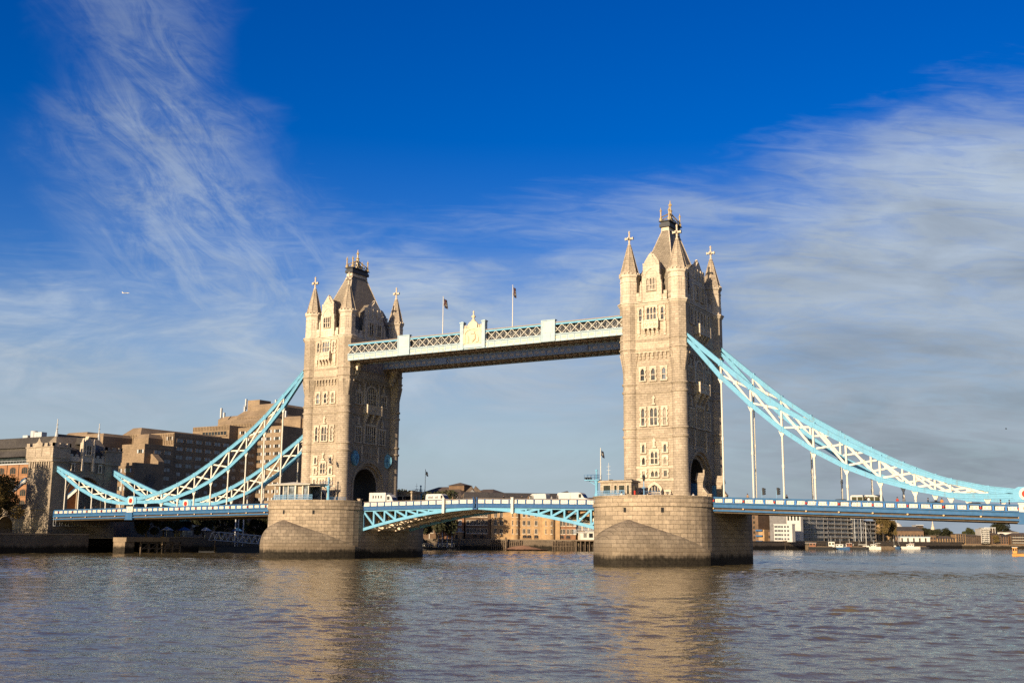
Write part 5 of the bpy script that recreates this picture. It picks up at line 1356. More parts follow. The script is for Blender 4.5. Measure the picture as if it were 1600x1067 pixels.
cham(-176, -150, 88, 112, 42.3, 46.6, 2.0); cham(-172, -152, 92, 112, 44, 50.0, 2.6); cham(-166, -153, 95, 110, 48, 52.4, 1.0); b.box(-169.2, -163.2, 96, 102, 49, 54.2); cham(-182, -170, 94, 110, 42, 48.6, 1.2)
cham(-150.4, -141, 94, 112, 42.3, 47.0, 1.2); b.box(-141.6, -139.6, 95, 112, 30, 46)
b.build('wall', m_hot, t)
hwm = wmesh('hotel_window', 3.0, 1.15, m_hot, m_gld, 2, fw=.06, sill=False, curtains=.6)
hwm2 = wmesh('hotel_window', 2.7, 1.15, m_hot, m_glb, 2, fw=.06, sill=False)
Fw = Fac((-159.6, 82.1), (-138.4, 82.1)); Fs = Fac((-150, 44), (-150, 82)); Fb = Fac((-149.6, 32), (-149.6, 43.9)); Fl = Fac((-153, 23), (-143, 23)); F4 = Fac((-143, 23), (-143, 34))
cnt = 0; rest = MB()
for r_ in range(13):
    for i in range(5): put(hwm, t, Fw, 2.3+i*4.1, 39.9-r_*2.62)
for r_ in range(11):
    for i in range(9):
        if cnt < 30: put(hwm2, t, Fs, 2.6+i*4.1, 34.0-r_*2.7)
        else:
            a, z = 2.6+i*4.1, 34.0-r_*2.7; rest.fr = Fs.fr; rest.box(a-1.25, a+1.25, -.05, .03, z, z+1.05, 0)
            for s in (-1, 1): rest.box(*sorted((a+s*1.25, a+s*.78)), 0, .05, z, z+1.05, 1)
        cnt += 1
tag(rest.build('window_row', [m_glb, m_hot], t), kind='stuff')
for z in (23.0, 20.3, 17.6): put(hwm, t, Fl, 7.2, z); put(hwm, t, Fl, 3.0, z)
for r_ in range(9): put(hwm2, t, Fb, 9.3, 29.6-r_*2.7); put(hwm2, t, Fb, 5.2, 29.6-r_*2.7)
put(hwm, t, Fac((-160, 32), (-149.6, 32)), 8.6, 29.6); put(hwm, t, Fac((-161, 44), (-150, 44)), 9.2, 34.6)
b = MB()
for F_, L_, z1, n in ((Fw, 21.2, 41.6, 14), (Fs, 38, 36.4, 12), (Fb, 11.9, 31.8, 10), (Fl, 10, 25.2, 7)):
    b = MB(F_.fr)
    for i in range(n): b.box(0.05, L_-.05, 0, .07, z1-i*(2.62 if F_ is Fw else 2.7)-.62, z1-i*(2.62 if F_ is Fw else 2.7)-.5)
    b.build('floor_ledge', m_hot, t)
b = MB(F4.fr)
for i in range(9):
    a = radians(-48+i*12); b.bar((6+.4*sin(a), .04, 17.5+.4), (6+3.2*sin(a)*(.5 if abs(i-4) < 2 else 1), .04, 17.8+5.0*cos(a)), .08, .22, up=(0, 1, 0))
b.build('wall_motif', m_modg, t)
b = MB()
for x, y, z, h in ((-176.5, 90, 48.5, 2.6), (-180, 95, 48.5, 1.6), (-171, 97, 52, 3.0), (-170.5, 96, 50, 2.0), (-156, 97, 52.3, 1.6), (-150, 96, 47, 2.4)): b.box(x-.3, x+.3, y-.3, y+.3, z-1, z+h)
for i in range(4): b.bar((-171.5, 96, 50+i*.8), (-169.5, 96, 50.4+i*.8), .08, .08)
b.build('roof_plant', m_gr, t)

for x0, x1, y, z0, z1 in ((-167.5, -161, 29, 26.2, 27.6), (-167.5, -161, 29, 22.6, 24.0), (-176.5, -166, 28.5, 31.2, 32.5), (-152.4, -144, 23, 14.4, 15.6), (-159.5, -151, 32, 20.2, 21.4), (-173, -161, 78, 39.6, 40.8)):
    b = MB(); b.box(x0, x1, y-.03, y+.1, z0, z1)
    for k in range(int((x1-x0)/1.5)+1): b.box(x0+k*1.5-.12, x0+k*1.5+.12, y-.12, y+.1, z0-.1, z1+.1, 1)
    b.box(x0-.3, x1+.3, y-.4, y+.1, z0-.5, z0-.15, 1); b.build('window_band', [m_gld, m_hot], HOTEL)
for x0, x1, y, z0, z1 in ((-174, -152, 88, 42.6, 44.4), (-170, -154, 92, 45.2, 47.2), (-177.6, -160.2, 78, 41.4, 42.7), (-159.8, -150.3, 44, 33.2, 36.6), (-168.5, -163, 40, 31, 36.4)):
    b = MB(); n = int((x1-x0)/.75)
    for k in range(n+1): b.box(x0+(x1-x0)*k/n-.13, x0+(x1-x0)*k/n+.13, y-.22, y+.1, z0, z1)
    b.build('ribbed_concrete', m_hot, HOTEL)

# ------------------------------------------------------------------ quay side under the left span
for i, (x, y, h, k, lb, wd) in enumerate(((-119, 8, 8.5, 'dark', 'dark tree nearest the gatehouse under the left span', 1.1), (-121, 16, 9, 'broad', 'second dark tree from the gatehouse under the left span', 1.1), (-120, 24, 9.5, 'dark', 'dark tree above the timber jetty, under the left span', 1.1), (-123, 33, 9, 'broad', 'dark tree behind the folded parasols', 1.1), (-124, 42, 9.5, 'dark', 'dark tree behind the left end of the white gangway', 1.0), (-126, 50, 9, 'broad', 'dark tree behind the tall white poles', 1.0), (-127, 60, 9.5, 'dark', 'dark tree right of the tall white poles, by the left pier', 1.1),
        (-131, 84, 10, 'dark', 'dark tree on the quay hidden behind the left pier', 1.1))):
    tree(k, x, y, 3.4, h, lb, 'trees under the left span', wide=wd)
tree('plane', -149.5, -17.0, 3.4, 16.5, 'autumn plane tree at the left picture edge by the approach wall', wide=1.0)
tree('plane', -141.5, -39, 3.4, 27, 'tall plane tree on the embankment left of the picture, casting shade on the gatehouse', wide=.62)
tree('plane', -152, -43, 3.4, 24, 'second tall embankment plane tree left of the picture', wide=.8)
tree('plane', -131, -36, 3.4, 11, 'low embankment tree left of the picture by the river wall', wide=.9)
for x, y, h, lb in ((-119, 112, 19, 'added unseen shade tree behind the left pier, nearest the hotel'), (-112, 122, 17, 'added unseen shade tree behind the left pier, middle one'), (-106, 131, 17, 'added unseen shade tree behind the left pier, nearest the warehouses')): tree('dark', x, y, 3.4, h, lb, 'added shade trees behind the left pier')  # unseen trees, added to cast shade on the brick warehouses
t = thing('timber_jetty', 'old jetty with concrete deck on a timber trestle left of the left pier', 'jetty', (-108, -2, 0))
b = MB(); b.box(-111, -106, -9.6, 4.6, 2.6, 3.7); b.box(-110.8, -106.4, -9.6, -6.6, -1, 2.6); b.build('deck', m_conc, t)
b = MB()
for y in (-4.5, -1.8, .9, 3.6, 6.2, 8.8): b.box(-106.5, -106.1, y-.2, y+.2, -1, 2.6); b.box(-110, -109.6, y-.2, y+.2, -1, 2.6)
for y in (-4.5, -1.8, .9, 3.6, 6.2): b.bar((-106.3, y, .3), (-106.3, y+2.7, 2.3), .22, .22)
b.bar((-106.25, -4.6, 2.3), (-106.25, 9, 2.3), .3, .3); b.bar((-106.25, -4.6, .9), (-106.25, 9, .9), .25, .25); b.build('trestle', m_timber, t)
t = thing('pier_gangway', 'white lattice truss gangway leading to a pontoon left of the left pier', 'gangway', (-108, 30, 2))
b = MB(); P = lambda i, z: (-108, 24.2+i*2.45, z-.14*i)
n = 9
for dxx in (0, 2.0):
    Q = lambda i, z: (P(i, z)[0]-dxx, P(i, z)[1], P(i, z)[2])
    b.bar(Q(0, 5.4), Q(n, 5.4), .16, .18); b.bar(Q(-.6, 3.0), Q(n, 3.0), .18, .22); b.bar(Q(-.6, 3.0), Q(0, 5.4), .15, .15)
    for i in range(n): b.bar(Q(i, 5.4), Q(i+.5, 3.0), .12, .12); b.bar(Q(i+.5, 3.0), Q(i+1, 5.4), .12, .12)
b.build('truss', m_gr, t); b = MB(); b.bar((-109, 23, 2.95), (-109, 46, 1.7), 2.0, .15); b.build('walkway', m_timber, t)
t = thing('floating_pontoon', 'dark low pontoon at the foot of the white gangway', 'pontoon', (-109, 38, 0)); b = MB(); b.box(-113, -106, 22, 58, -1, 1.1); b.box(-113.1, -105.9, 21.9, 58.1, 1.1, 1.3); b.build('hull', m_dk, t)
for k, (x, y, z1, lb) in enumerate(((-112, 35, 10.2, 'tall white mooring pole behind the gangway, leftmost of three'), (-112, 36.1, 10.2, 'tall white mooring pole behind the gangway, middle one of three'), (-112, 38.2, 9.9, 'tall white mooring pole behind the gangway, rightmost of three'), (-106.5, 21.8, 3.0, 'short dark timber mooring post left of the white gangway'))):
    t = thing('mooring_pole', lb, 'mooring pole', (x, y, 0)); b = MB(); b.tube((x, y, -1), (x, y, z1), .2, .17); b.lathe(x, y, [(.24, z1-.3), (.24, z1), (.05, z1+.15)], 8); b.build('pole', m_gr if k < 3 else m_timber, t)
for x, y, m, lb in ((-116.5, 19.5, m_mb, 'blue terrace parasol left of the blue banner'), (-116.5, 27.5, m_wh, 'cream tilted terrace parasol above the gangway end'), (-116, 40, m_mb, 'wide blue terrace parasol just left of the left pier'), (-117, 13.5, m_gr, 'grey terrace parasol above the timber jetty')):
    t = thing('terrace_parasol', lb, 'parasol', (x, y, 3.4), 'parasols on the dark quay'); b = MB(); b.tube((x, y, 3.4), (x, y, 6.6), .06); b.build('pole', m_gr, t); b = MB(); b.lathe(x, y, [(1.9, 5.7), (.9, 6.3), (.05, 6.7)], 8, cap=False); b.build('canopy', m, t)
t = thing('quay_kiosk', 'small dark kiosk with grey windows on the quay above the jetty end', 'kiosk', (-118.5, 21, 3.4)); b = MB(); b.box(-120, -117.5, 19, 24, 3.4, 6.0); b.build('wall', m_modg, t); b = MB(); b.box(-120.3, -117.1, 18.7, 24.3, 6.0, 6.25); b.build('roof', m_lead, t); b = MB(); b.box(-117.5, -117.44, 19.6, 21.2, 4.4, 5.6); b.box(-117.5, -117.44, 21.6, 23.4, 4.4, 5.6); b.build('window', m_glb, t)

# ------------------------------------------------------------------ brick warehouses seen under the drawbridge
FC = Fac((-126, 153), (-70, 196))
GZ = 3.4
def block(t, F, a0, a1, dep, z0, z1, m, name='wall', o=0.0):
    b = MB(F.fr); b.box(a0, a1, o-dep, o, z0, z1); return b.build(name, m, t)
def A(u): return FC.a(u)
ws2 = wmesh('sash_window', 1.0, 1.75, m_lime, m_gld, 2, fw=.1); ws1 = wmesh('slit_window', .62, 1.75, m_lime, m_gld, 1, fw=.1); wsa = wmesh('arched_ground_window', 1.5, 1.1, m_brick_d, m_gld, 2, True, .12); wsw = wmesh('white_sash_window', 1.1, 1.7, m_wh, m_glb, 2, fw=.14)
ROWS = [FC.z(812, v) for v in (807.5, 820.3, 833.2)]
ZW = 18.8
def bay(t, F, a0, a1, z0, z1, m, r):
    c = (a0+a1)/2; b = MB(F.fr); hw = (a1-a0)/2; n = 18
    poly = [(c+hw*sin(radians(-90+180*i/n)), -1+r*cos(radians(-90+180*i/n))) for i in range(n+1)]+[(a1, -6), (a0, -6)]
    k = len(poly); b.add([(a, o, z) for z in (z0, z1) for a, o in poly], [tuple(range(k)), tuple(range(k, 2*k))]); b.add([(a, o, z) for z in (z0, z1) for a, o in poly], [(i, (i+1) % k, k+(i+1) % k, k+i) for i in range(k)], 0, True)
    return b.build('rounded_bay', m, t)
t = thing('brick_flats', 'sandy brick riverside flats with rounded bays seen under the right drawbridge leaf', 'brick building', tuple(FC.fr(A(810), 0, GZ)))
a0, a1, a2, a3, a4, a5 = [A(u) for u in (767, 795, 813, 845, 869, 871)]
block(t, FC, a0, a5+1, 14, GZ, ZW, m_brick_s)
bay(t, FC, a1+.3, a2-.2, GZ, ZW, m_brick_s, 2.6); bay(t, FC, a3+.3, a4-.2, GZ, ZW, m_brick_s, 2.6)
for r_ in ROWS+[ROWS[0]+3.3]:
    for u in (774, 783): put(ws2, t, FC, A(u), r_)
    for u in (818.5, 826, 837.5): put(ws2, t, FC, A(u), r_)
    for a, b_ in ((a1, a2), (a3, a4)):
        w_ = b_-a
        for f, o in ((.32, 1.35), (.64, 1.45)): put(ws1, t, FC, a+w_*f, r_, o)
for u in (820, 827, 838): put(wsa, t, FC, A(u), GZ+.9)
b = MB(FC.fr); b.add([(a0-.5, .6, ZW), (a5+1.5, .6, ZW), (a5+1.5, -14.5, ZW), (a0-.5, -14.5, ZW), (a0-.5, -7, ZW+3.4), (a5+1.5, -7, ZW+3.4)], [(0, 1, 5, 4), (2, 3, 4, 5), (1, 2, 5), (3, 0, 4), (0, 1, 2, 3)]); b.build('roof', m_slate2, t)
t = thing('brick_flats', 'darker red brown brick flats right of the sandy rounded bays', 'brick building', tuple(FC.fr(A(885), 0, GZ)))
b0, b1 = A(873), A(900)
block(t, FC, b0, b1, 14, GZ, ZW+.8, m_brick_r, o=-.6)
for r_ in ROWS+[ROWS[0]+3.3]:
    for u in (876.5, 881.5, 888, 893.5): put(ws2, t, FC, A(u), r_, -.6)
    put(wsw, t, FC, A(898), r_, -.6)
for u in (878, 888): put(wsa, t, FC, A(u), GZ+.9, -.6)
b = MB(FC.fr); b.add([(b0, 0, ZW+.8), (b1+.4, 0, ZW+.8), (b1+.4, -15, ZW+.8), (b0, -15, ZW+.8), ((b0+b1)/2, 0, ZW+4.2), ((b0+b1)/2, -15, ZW+4.2)], [(0, 1, 4), (2, 3, 5), (0, 4, 5, 3), (1, 2, 5, 4)]); b.build('roof', m_slate2, t)
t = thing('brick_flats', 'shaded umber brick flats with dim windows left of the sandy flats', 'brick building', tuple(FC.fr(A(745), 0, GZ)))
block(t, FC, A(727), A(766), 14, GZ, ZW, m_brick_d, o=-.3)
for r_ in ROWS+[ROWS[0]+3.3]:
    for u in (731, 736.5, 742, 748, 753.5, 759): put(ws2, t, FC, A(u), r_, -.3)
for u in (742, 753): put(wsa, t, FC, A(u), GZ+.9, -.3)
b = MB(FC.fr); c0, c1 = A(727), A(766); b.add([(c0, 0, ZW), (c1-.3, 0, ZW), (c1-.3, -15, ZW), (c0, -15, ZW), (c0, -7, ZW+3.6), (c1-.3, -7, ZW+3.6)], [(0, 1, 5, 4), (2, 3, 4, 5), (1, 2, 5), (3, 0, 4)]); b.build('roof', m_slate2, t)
t = thing('brick_house', 'red brown brick house with white sash windows left of the shaded flats', 'brick building', tuple(FC.fr(A(712), 0, GZ)))
c0, c1 = A(695), A(725); block(t, FC, c0, c1, 12, GZ, ZW-.6, m_brick_r, o=-.8)
for r_ in ROWS+[ROWS[0]+3.3]:
    for u in (699, 707, 718.5): put(wsw, t, FC, A(u), r_, -.8)
b = MB(FC.fr); b.add([(c0, -.4, ZW-.6), (c1, -.4, ZW-.6), (c1, -13, ZW-.6), (c0, -13, ZW-.6), (c0+3, -6.5, ZW+2.6), (c1-3, -6.5, ZW+2.6)], [(0, 1, 5, 4), (2, 3, 4, 5), (1, 2, 5), (3, 0, 4)]); b.build('roof', m_slate2, t)
# hipped roofs showing over the bridge parapet
def hiproof(t, F, a0, a1, o0, o1, z0, z1, inset, m=None):
    b = MB(F.fr); om = (o0+o1)/2
    b.add([(a0, o0, z0), (a1, o0, z0), (a1, o1, z0), (a0, o1, z0), (a0+inset, om, z1), (a1-inset, om, z1)], [(0, 1, 5, 4), (1, 2, 5), (2, 3, 4, 5), (3, 0, 4), (0, 1, 2, 3)]); return b.build('roof', m or m_tile, t)
m_tile = plain('brown_roof_tiles', (.115, .085, .062), .85, .25, .8)
FH = Fac((-166, 190), (-112, 190))
t = thing('dock_house', 'wide dock house with hipped brown roof and lantern showing above the bridge parapet', 'brick building', (-140, 200, GZ))
block(t, FH, 0, 54, 26, GZ, 20.8, m_brick_s, o=-1)
hiproof(t, FH, -1, 32, 0, -28, 20.7, 26.4, 11); hiproof(t, FH, 26, 47, .6, -28, 20.9, 25.0, 8)
b = MB(FH.fr); b.box(17.5, 25.5, -17, -11, 24.5, 26.9); b.build('lantern', m_brick_d, t); b = MB(FH.fr); b.add([(17, -10.5, 26.8), (26, -10.5, 26.8), (26, -17.5, 26.8), (17, -17.5, 26.8), (21.5, -14, 28.2)], [(0, 1, 4), (1, 2, 4), (2, 3, 4), (3, 0, 4)]); b.build('lantern_roof', m_tile, t)
b = MB(FH.fr); b.prism([(32.5, 18), (32.5, 20.4), (37.5, 24.3), (42.5, 20.4), (42.5, 18)], -2, 1.0); g = b.build('gable', m_modg, t)
b = MB(FH.fr); b.bar((32.2, .0, 20.4), (37.5, .0, 24.6), 3.2, .3, up=(0, 1, 0)); b.bar((42.8, .0, 20.4), (37.5, .0, 24.6), 3.2, .3, up=(0, 1, 0)); b.build('verge', m_tile, g)
put(wmesh('gable_window', 1.3, 2.6, m_lime, m_gld, 2, True), t, FH, 37.5, 19.8, 1.0)
t = thing('dock_house', 'small house with steep dark roof showing left of the stone control cabin', 'brick building', (-72, 192, GZ)); FS = Fac((-79, 205), (-68, 205)); block(t, FS, 0, 11, 10, GZ, 19.4, m_brick_d); hiproof(t, FS, -.5, 11.5, .5, -10.5, 19.3, 23.2, 2.5)
t = thing('dock_house', 'low brown roof showing behind the big white van', 'brick building', (-92, 220, GZ)); FS = Fac((-102, 222), (-86, 222)); block(t, FS, 0, 16, 10, GZ, 20.2, m_brick_d); hiproof(t, FS, -.5, 16.5, .5, -10.5, 20.1, 21.9, 3)
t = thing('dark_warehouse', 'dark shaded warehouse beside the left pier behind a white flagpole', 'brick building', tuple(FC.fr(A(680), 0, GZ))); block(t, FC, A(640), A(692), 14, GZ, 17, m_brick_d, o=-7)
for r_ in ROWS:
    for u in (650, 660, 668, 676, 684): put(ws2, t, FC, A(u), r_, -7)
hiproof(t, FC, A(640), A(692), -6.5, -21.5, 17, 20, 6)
# arched terrace and white wharf pavilion at the right
t = thing('arcaded_house', 'pale house with tall arched windows and balcony beside the right pier', 'house', tuple(FC.fr(A(915), -2, GZ))); block(t, FC, A(901.5), A(946), 12, GZ, 17.5, m_brick_s, o=-2)
wa_ = wmesh('tall_arched_window', 1.9, 3.4, m_lime, m_glb, 3, True, .35, rows=2)
for u in (906, 916, 926, 936): put(wa_, t, FC, A(u), FC.z(915, 829.5), -2)
b = MB(FC.fr); zz = FC.z(915, 831); b.box(A(901.5), A(946), -2, -.6, zz-.25, zz)
for i in range(30): a_ = A(901.5)+i*.42; b.box(a_, a_+.05, -.7, -.62, zz, zz+1)
b.box(A(901.5), A(946), -.72, -.6, zz+.95, zz+1.05); b.build('balcony', m_gr, t); hiproof(t, FC, A(901), A(947), -1.5, -14.5, 17.4, 20.4, 4)
t = thing('white_pavilion', 'low white pavilion with small windows on timber piles by the right pier', 'pavilion', tuple(FC.fr(A(918), 5, GZ)))
z0, z1 = FC.z(910, 843), FC.z(910, 832); b = MB(FC.fr); b.box(A(903), A(914), .5, 5.5, z0, z1); b.box(A(914), A(946), .5, 5.8, z0, z1+.5); b.build('wall', m_wh, t)
b = MB(FC.fr); b.box(A(902.6), A(914), .2, 5.9, z1, z1+.2); b.box(A(913.8), A(946.4), .2, 6.2, z1+.5, z1+.72); b.build('roof', m_gr, t)
for i, (ua, ub) in enumerate(((907.5, 912.5), (916, 922), (924, 930), (932, 938))):
    f = MB(FC.fr); oo = 5.5 if i == 0 else 5.8; f.box(A(ua), A(ub), oo, oo+.05, z0+.9, z1-.2); w_ = f.build('window', m_gld, t)
    if i == 0:
        f = MB(FC.fr); [f.box(A(ua)+k*.42, A(ua)+k*.42+.1, oo+.05, oo+.1, z0+.9, z1-.2) for k in range(4)]; f.build('glazing_bar', m_wh, w_)
t = thing('timber_wharf', 'timber pile wharf carrying the white pavilion by the right pier', 'wharf', tuple(FC.fr(A(918), 5, 0))); b = MB(FC.fr); b.box(A(894), A(948), -.2, 7, z0-.45, z0); b.build('deck', m_conc, t); b = MB(FC.fr)
for i in range(9): a_ = A(896)+i*1.75; b.tube((a_, 6.6, -1), (a_, 6.6, z0-.4), .22); b.tube((a_, 4, -1), (a_, 4, z0-.4), .22)
b.build('pile', m_timber, t)
def piles(F, a0, a1, o, z1, n, label, m=None):
    t = thing('pile_fender', label, 'pile fender', tuple(F.fr((a0+a1)/2, o, 0))); b = MB(F.fr); R = random.Random(int(a0*10))
    for i in range(n): a_ = a0+(a1-a0)*(i+.5)/n; b.tube((a_, o+R.uniform(-.1, .1), -1), (a_+R.uniform(-.08, .08), o, z1+R.uniform(-.3, .25)), .17, n=7)
    b.build('pile', m or m_timber, t); b = MB(F.fr); b.bar((a0, o-.15, z1-.7), (a1, o-.15, z1-.7), .16, .3); b.bar((a0, o-.15, z1-2), (a1, o-.15, z1-2), .16, .3); b.build('waling', m_timber, t)
FQ = Fac((-126, 150), (-72, 192))
aq = lambda u: FQ.a(u, 850)
piles(FQ, aq(766), aq(816), 1.0, 3.3, 16, 'row of dark timber piles below the shaded brick flats'); piles(FQ, aq(862), aq(896), 1.0, 3.3, 14, 'row of timber piles below the red brown flats')
t = thing('mooring_pile', 'thick timber mooring pile before the river wall, under the bascule joint', 'mooring pile', tuple(FQ.fr(aq(789), 2.5, 0))); p = FQ.fr(aq(789), 2.5, 0); b = MB(); b.tube((p[0], p[1], -1), (p[0], p[1], 4.2), .42, .38, 10); b.lathe(p[0], p[1], [(.42, 4.2), (.1, 4.7)], 10); b.build('pile', m_timber, t)
t = thing('gravel_heap', 'low reddish gravel heap on the foreshore under the right drawbridge leaf', 'gravel heap', tuple(FQ.fr(aq(825), 3, 0))); b = MB(FQ.fr); ac = aq(820); n = 20
rows = [[(ac+(-8.5+17*i/n)+.6*sin(i*1.7)*(1-k/6), 4.5-4.2*k/6, max(-.6, (1.75*max(0, 1-abs(-1+2*i/n+.15)**1.15)*(1 if i > 0 else 0))*k/6)+.06*sin(i*2.3+k)) for i in range(n+1)] for k in range(7)]
b.add([q for r in rows for q in r], [(k*(n+1)+i, k*(n+1)+i+1, (k+1)*(n+1)+i+1, (k+1)*(n+1)+i) for k in range(6) for i in range(n)], 0, True); b.build('heap', plain('reddish_gravel', (.30, .165, .10), .95, .3, 4), t)
t = thing('landing_stage', 'railed landing stage with pale posts right of the left pier', 'landing stage', tuple(FQ.fr(aq(680), 4, 0))); b = MB(FQ.fr); al, ar = aq(655), aq(712); b.box(al, ar, 2, 8, -1, .5); b.build('pontoon', m_dk, t); b = MB(FQ.fr)
for i in range(26): a_ = al+(ar-al-1.2)*i/25; b.box(a_, a_+.16, 7.6, 7.7, .75, 2.1)
b.box(al, ar-1, 7.6, 7.7, 2.05, 2.15); b.build('railing', m_wh, t); b = MB(FQ.fr)
for a_ in (ar-7, ar-5.5, ar-3.6, ar-1.8): b.tube((a_, 4, -.5), (a_, 4, 6.0-random.random()*1.5), .16)
b.build('post', m_gr, t)
t = thing('mooring_pile', 'tall dark timber pile at the end of the landing stage', 'mooring pile', tuple(FQ.fr(aq(715), 6, 0))); p = FQ.fr(aq(715), 6, 0); b = MB(); b.tube((p[0], p[1], -1), (p[0], p[1], 4.4), .4, .36, 10); b.build('pile', m_timber, t)
p = FQ.fr(aq(671), -2, 3.4); t = thing('flagpole', 'bare white flagpole on the quay beside the left pier', 'flagpole', p); b = MB(); b.tube(p, (p[0], p[1], FQ.z(671, 800)), .16, .1); b.build('pole', m_wh, t)
p = FQ.fr(aq(716), -1.5, 3.4); t = thing('quay_kiosk', 'small tan kiosk on the quay above the landing stage end', 'kiosk', p); b = MB(); b.box(p[0]-1.4, p[0]+1.4, p[1]-1, p[1]+1, 3.4, 6.4); b.build('wall', m_brick_s, t); b = MB(); b.box(p[0]-1.8, p[0]+1.8, p[1]-1.4, p[1]+1.4, 6.4, 6.7); b.build('roof', m_gr, t); b = MB(); b.box(p[0]-.5, p[0]+.5, p[1]-1.06, p[1]-1.0, 3.5, 5.5); b.build('door', m_dk, t)
tree('autumn', *FQ.fr(aq(703), -3.5, 3.4)[:2], 3.4, 4.6, 'small autumn tree on the quay before the red brown house', wide=1.3)
p = at(880, 858.5, 2, -.4); t = thing('mooring_buoy', 'small pale mooring buoy on the water left of the right pier', 'buoy', tuple(p)); b = MB(); b.lathe(p.x, p.y, [(.1, -.7), (.9, -.5), (1.0, -.1), (.7, .25), (.2, .35)], 14, 0, True); b.lathe(p.x, p.y, [(.1, .3), (.1, .6)], 6); b.build('float', m_cream, t)

# ------------------------------------------------------------------ right background: river front seen below the right span
FR = Fac((-68, 396), (-38, 556))
def AR(u): return FR.a(u, 840)
def flats(label, F, a0, a1, z1, fl, dep, wall, slab, gl, nb=8, bal=1.6, name='modern_flats', o=0.0, strip=None):
    t = thing(name, label, 'flats', tuple(F.fr((a0+a1)/2, o, GZ))); b = MB(F.fr); b.box(a0, a1, o-dep, o-.3, GZ, z1); b.box(a0, a0+.35, o-.3, o+.2, GZ, z1); b.box(a1-.35, a1, o-.3, o+.2, GZ, z1); b.build('wall', wall, t)
    fh = (z1-GZ)/fl
    for k in range(fl):
        z = GZ+k*fh; b = MB(F.fr); b.box(a0+.4, a1-.4, o-.3, o-.2, z+.35, z+fh-.35); g = b.build('glazing', gl, t)
        b = MB(F.fr); R = random.Random(k*7+nb)
        for i in range(nb*2):
            a_ = a0+.4+(a1-a0-.8)*i/(nb*2); w_ = (a1-a0)/(nb*2)
            if R.random() < .55: b.box(a_+w_*.1, a_+w_*R.uniform(.3, .7), o-.2, o-.1, z+.35, z+fh-.35)
        if b.v: b.build('panel', strip or m_mod, g)
        b = MB(F.fr); b.box(a0+.2, a1-.2, o-.2, o+bal, z+fh-.28, z+fh)
        b.build('balcony_slab', slab, t)
        if k:
            b = MB(F.fr); b.box(a0+.3, a1-.3, o+bal-.08, o+bal, z+.95, z+1.05); n_ = int((a1-a0)/1.6)
            for i in range(n_+1): b.box(a0+.3+(a1-a0-.6)*i/n_-.04, a0+.3+(a1-a0-.6)*i/n_+.04, o+bal-.08, o+bal, z, z+1.0)
            b.build('railing', m_gr, t)
    for i in range(0, nb+1, 2): b = MB(F.fr); a_ = a0+.3+(a1-a0-.6)*i/nb; b.box(a_-.12, a_+.12, o+bal-.3, o+bal, GZ, z1); b.build('column', m_modg, t)
    b = MB(F.fr); b.box(a0-.2, a1+.2, o-dep, o+bal*.6, z1, z1+.35); b.build('roof', m_gr, t)
    return t
FW1 = Fac((-88, 408), (-66.5, 404))
u0, u1 = FW1.a(1209.5, 835), FW1.a(1238, 835)
t = thing('white_flats', 'low white rendered flats with small square windows at the left end of the modern row', 'flats', tuple(FW1.fr((u0+u1)/2, 0, GZ))); zt = FW1.z(1224, 819)
b = MB(FW1.fr); b.box(u0, u1, -3.5, 0, GZ, zt); b.build('wall', m_mod, t); b = MB(FW1.fr); b.box(u0-.2, u1+.2, -3.7, .2, zt, zt+.3); b.build('roof', m_gr, t)
wq = wmesh('square_window', 1.1, 1.1, m_gr, m_gld, 2, sill=False); wl_ = wmesh('strip_window', 1.9, 1.2, m_gr, m_gld, 3, sill=False)
for k in range(4):
    for j in range(5): put(wq if j > 1 else wl_, t, FW1, u0+1.4+(u1-u0-2)*j/5, GZ+1.0+k*(zt-GZ-.6)/4)
t = thing('white_flats', 'white set back top storeys with tall windows left of the dark glass flats', 'flats', tuple(FW1.fr(u1, -14, GZ))); F2 = Fac((-80, 424), (-62, 421)); v0, v1 = F2.a(1229, 815), F2.a(1251, 815); zt = F2.z(1240, 804)
b = MB(F2.fr); b.box(v0, v1, -3, 0, GZ, zt); b.build('wall', m_mod, t); b = MB(F2.fr); b.box(v0-.5, v1+.5, -3, .9, zt, zt+.35); b.build('roof', m_gr, t)
for j in range(4): put(wmesh('tall_window', 1.1, 2.3, m_gr, m_gld, 1, sill=False), t, F2, v0+1.2+j*2.0, zt-3.2)
flats('terraced dark glass flats with pale columns, left part of the modern row', FR, AR(1238), AR(1290), FR.z(1260, 803), 6, 14, m_modg, m_mod, m_gl, 9)
flats('dark glass flats with wide balconies in the middle of the modern row', FR, AR(1291)+.2, AR(1328), FR.z(1310, 806), 6, 14, m_modg, m_hot, m_gl, 7, 1.3)
flats('glass flats with pale roof deck at the right of the modern row', FR, AR(1329)+.2, AR(1350), FR.z(1340, 811), 5, 14, m_modg, m_mod, m_gl, 5, 1.8)
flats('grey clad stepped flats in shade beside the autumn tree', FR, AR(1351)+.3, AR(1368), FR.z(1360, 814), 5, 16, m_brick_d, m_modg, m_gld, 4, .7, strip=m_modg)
t = thing('brick_block', 'tall tan brick block with pale windows behind the autumn tree', 'brick building', tuple(FR.fr(AR(1380), -4, GZ))); F3 = Fac((-52, 566), (-30, 570)); x0, x1 = F3.a(1366, 830), F3.a(1397, 830); zt = F3.z(1380, 814); block(t, F3, x0, x1, 20, GZ, zt, m_brick_s)
wq2 = wmesh('far_window', 1.3, 1.6, m_brick_d, m_gld, 2, fw=.06)
for k in range(5):
    for j in range(4): put(wq2, t, F3, x0+1.5+j*(x1-x0-2)/3.4, GZ+2+k*(zt-GZ-2)/5.2)
b = MB(F3.fr); b.box(x0-.3, x1+.3, -20.3, .3, zt, zt+.5); b.build('roof', m_tile, t)
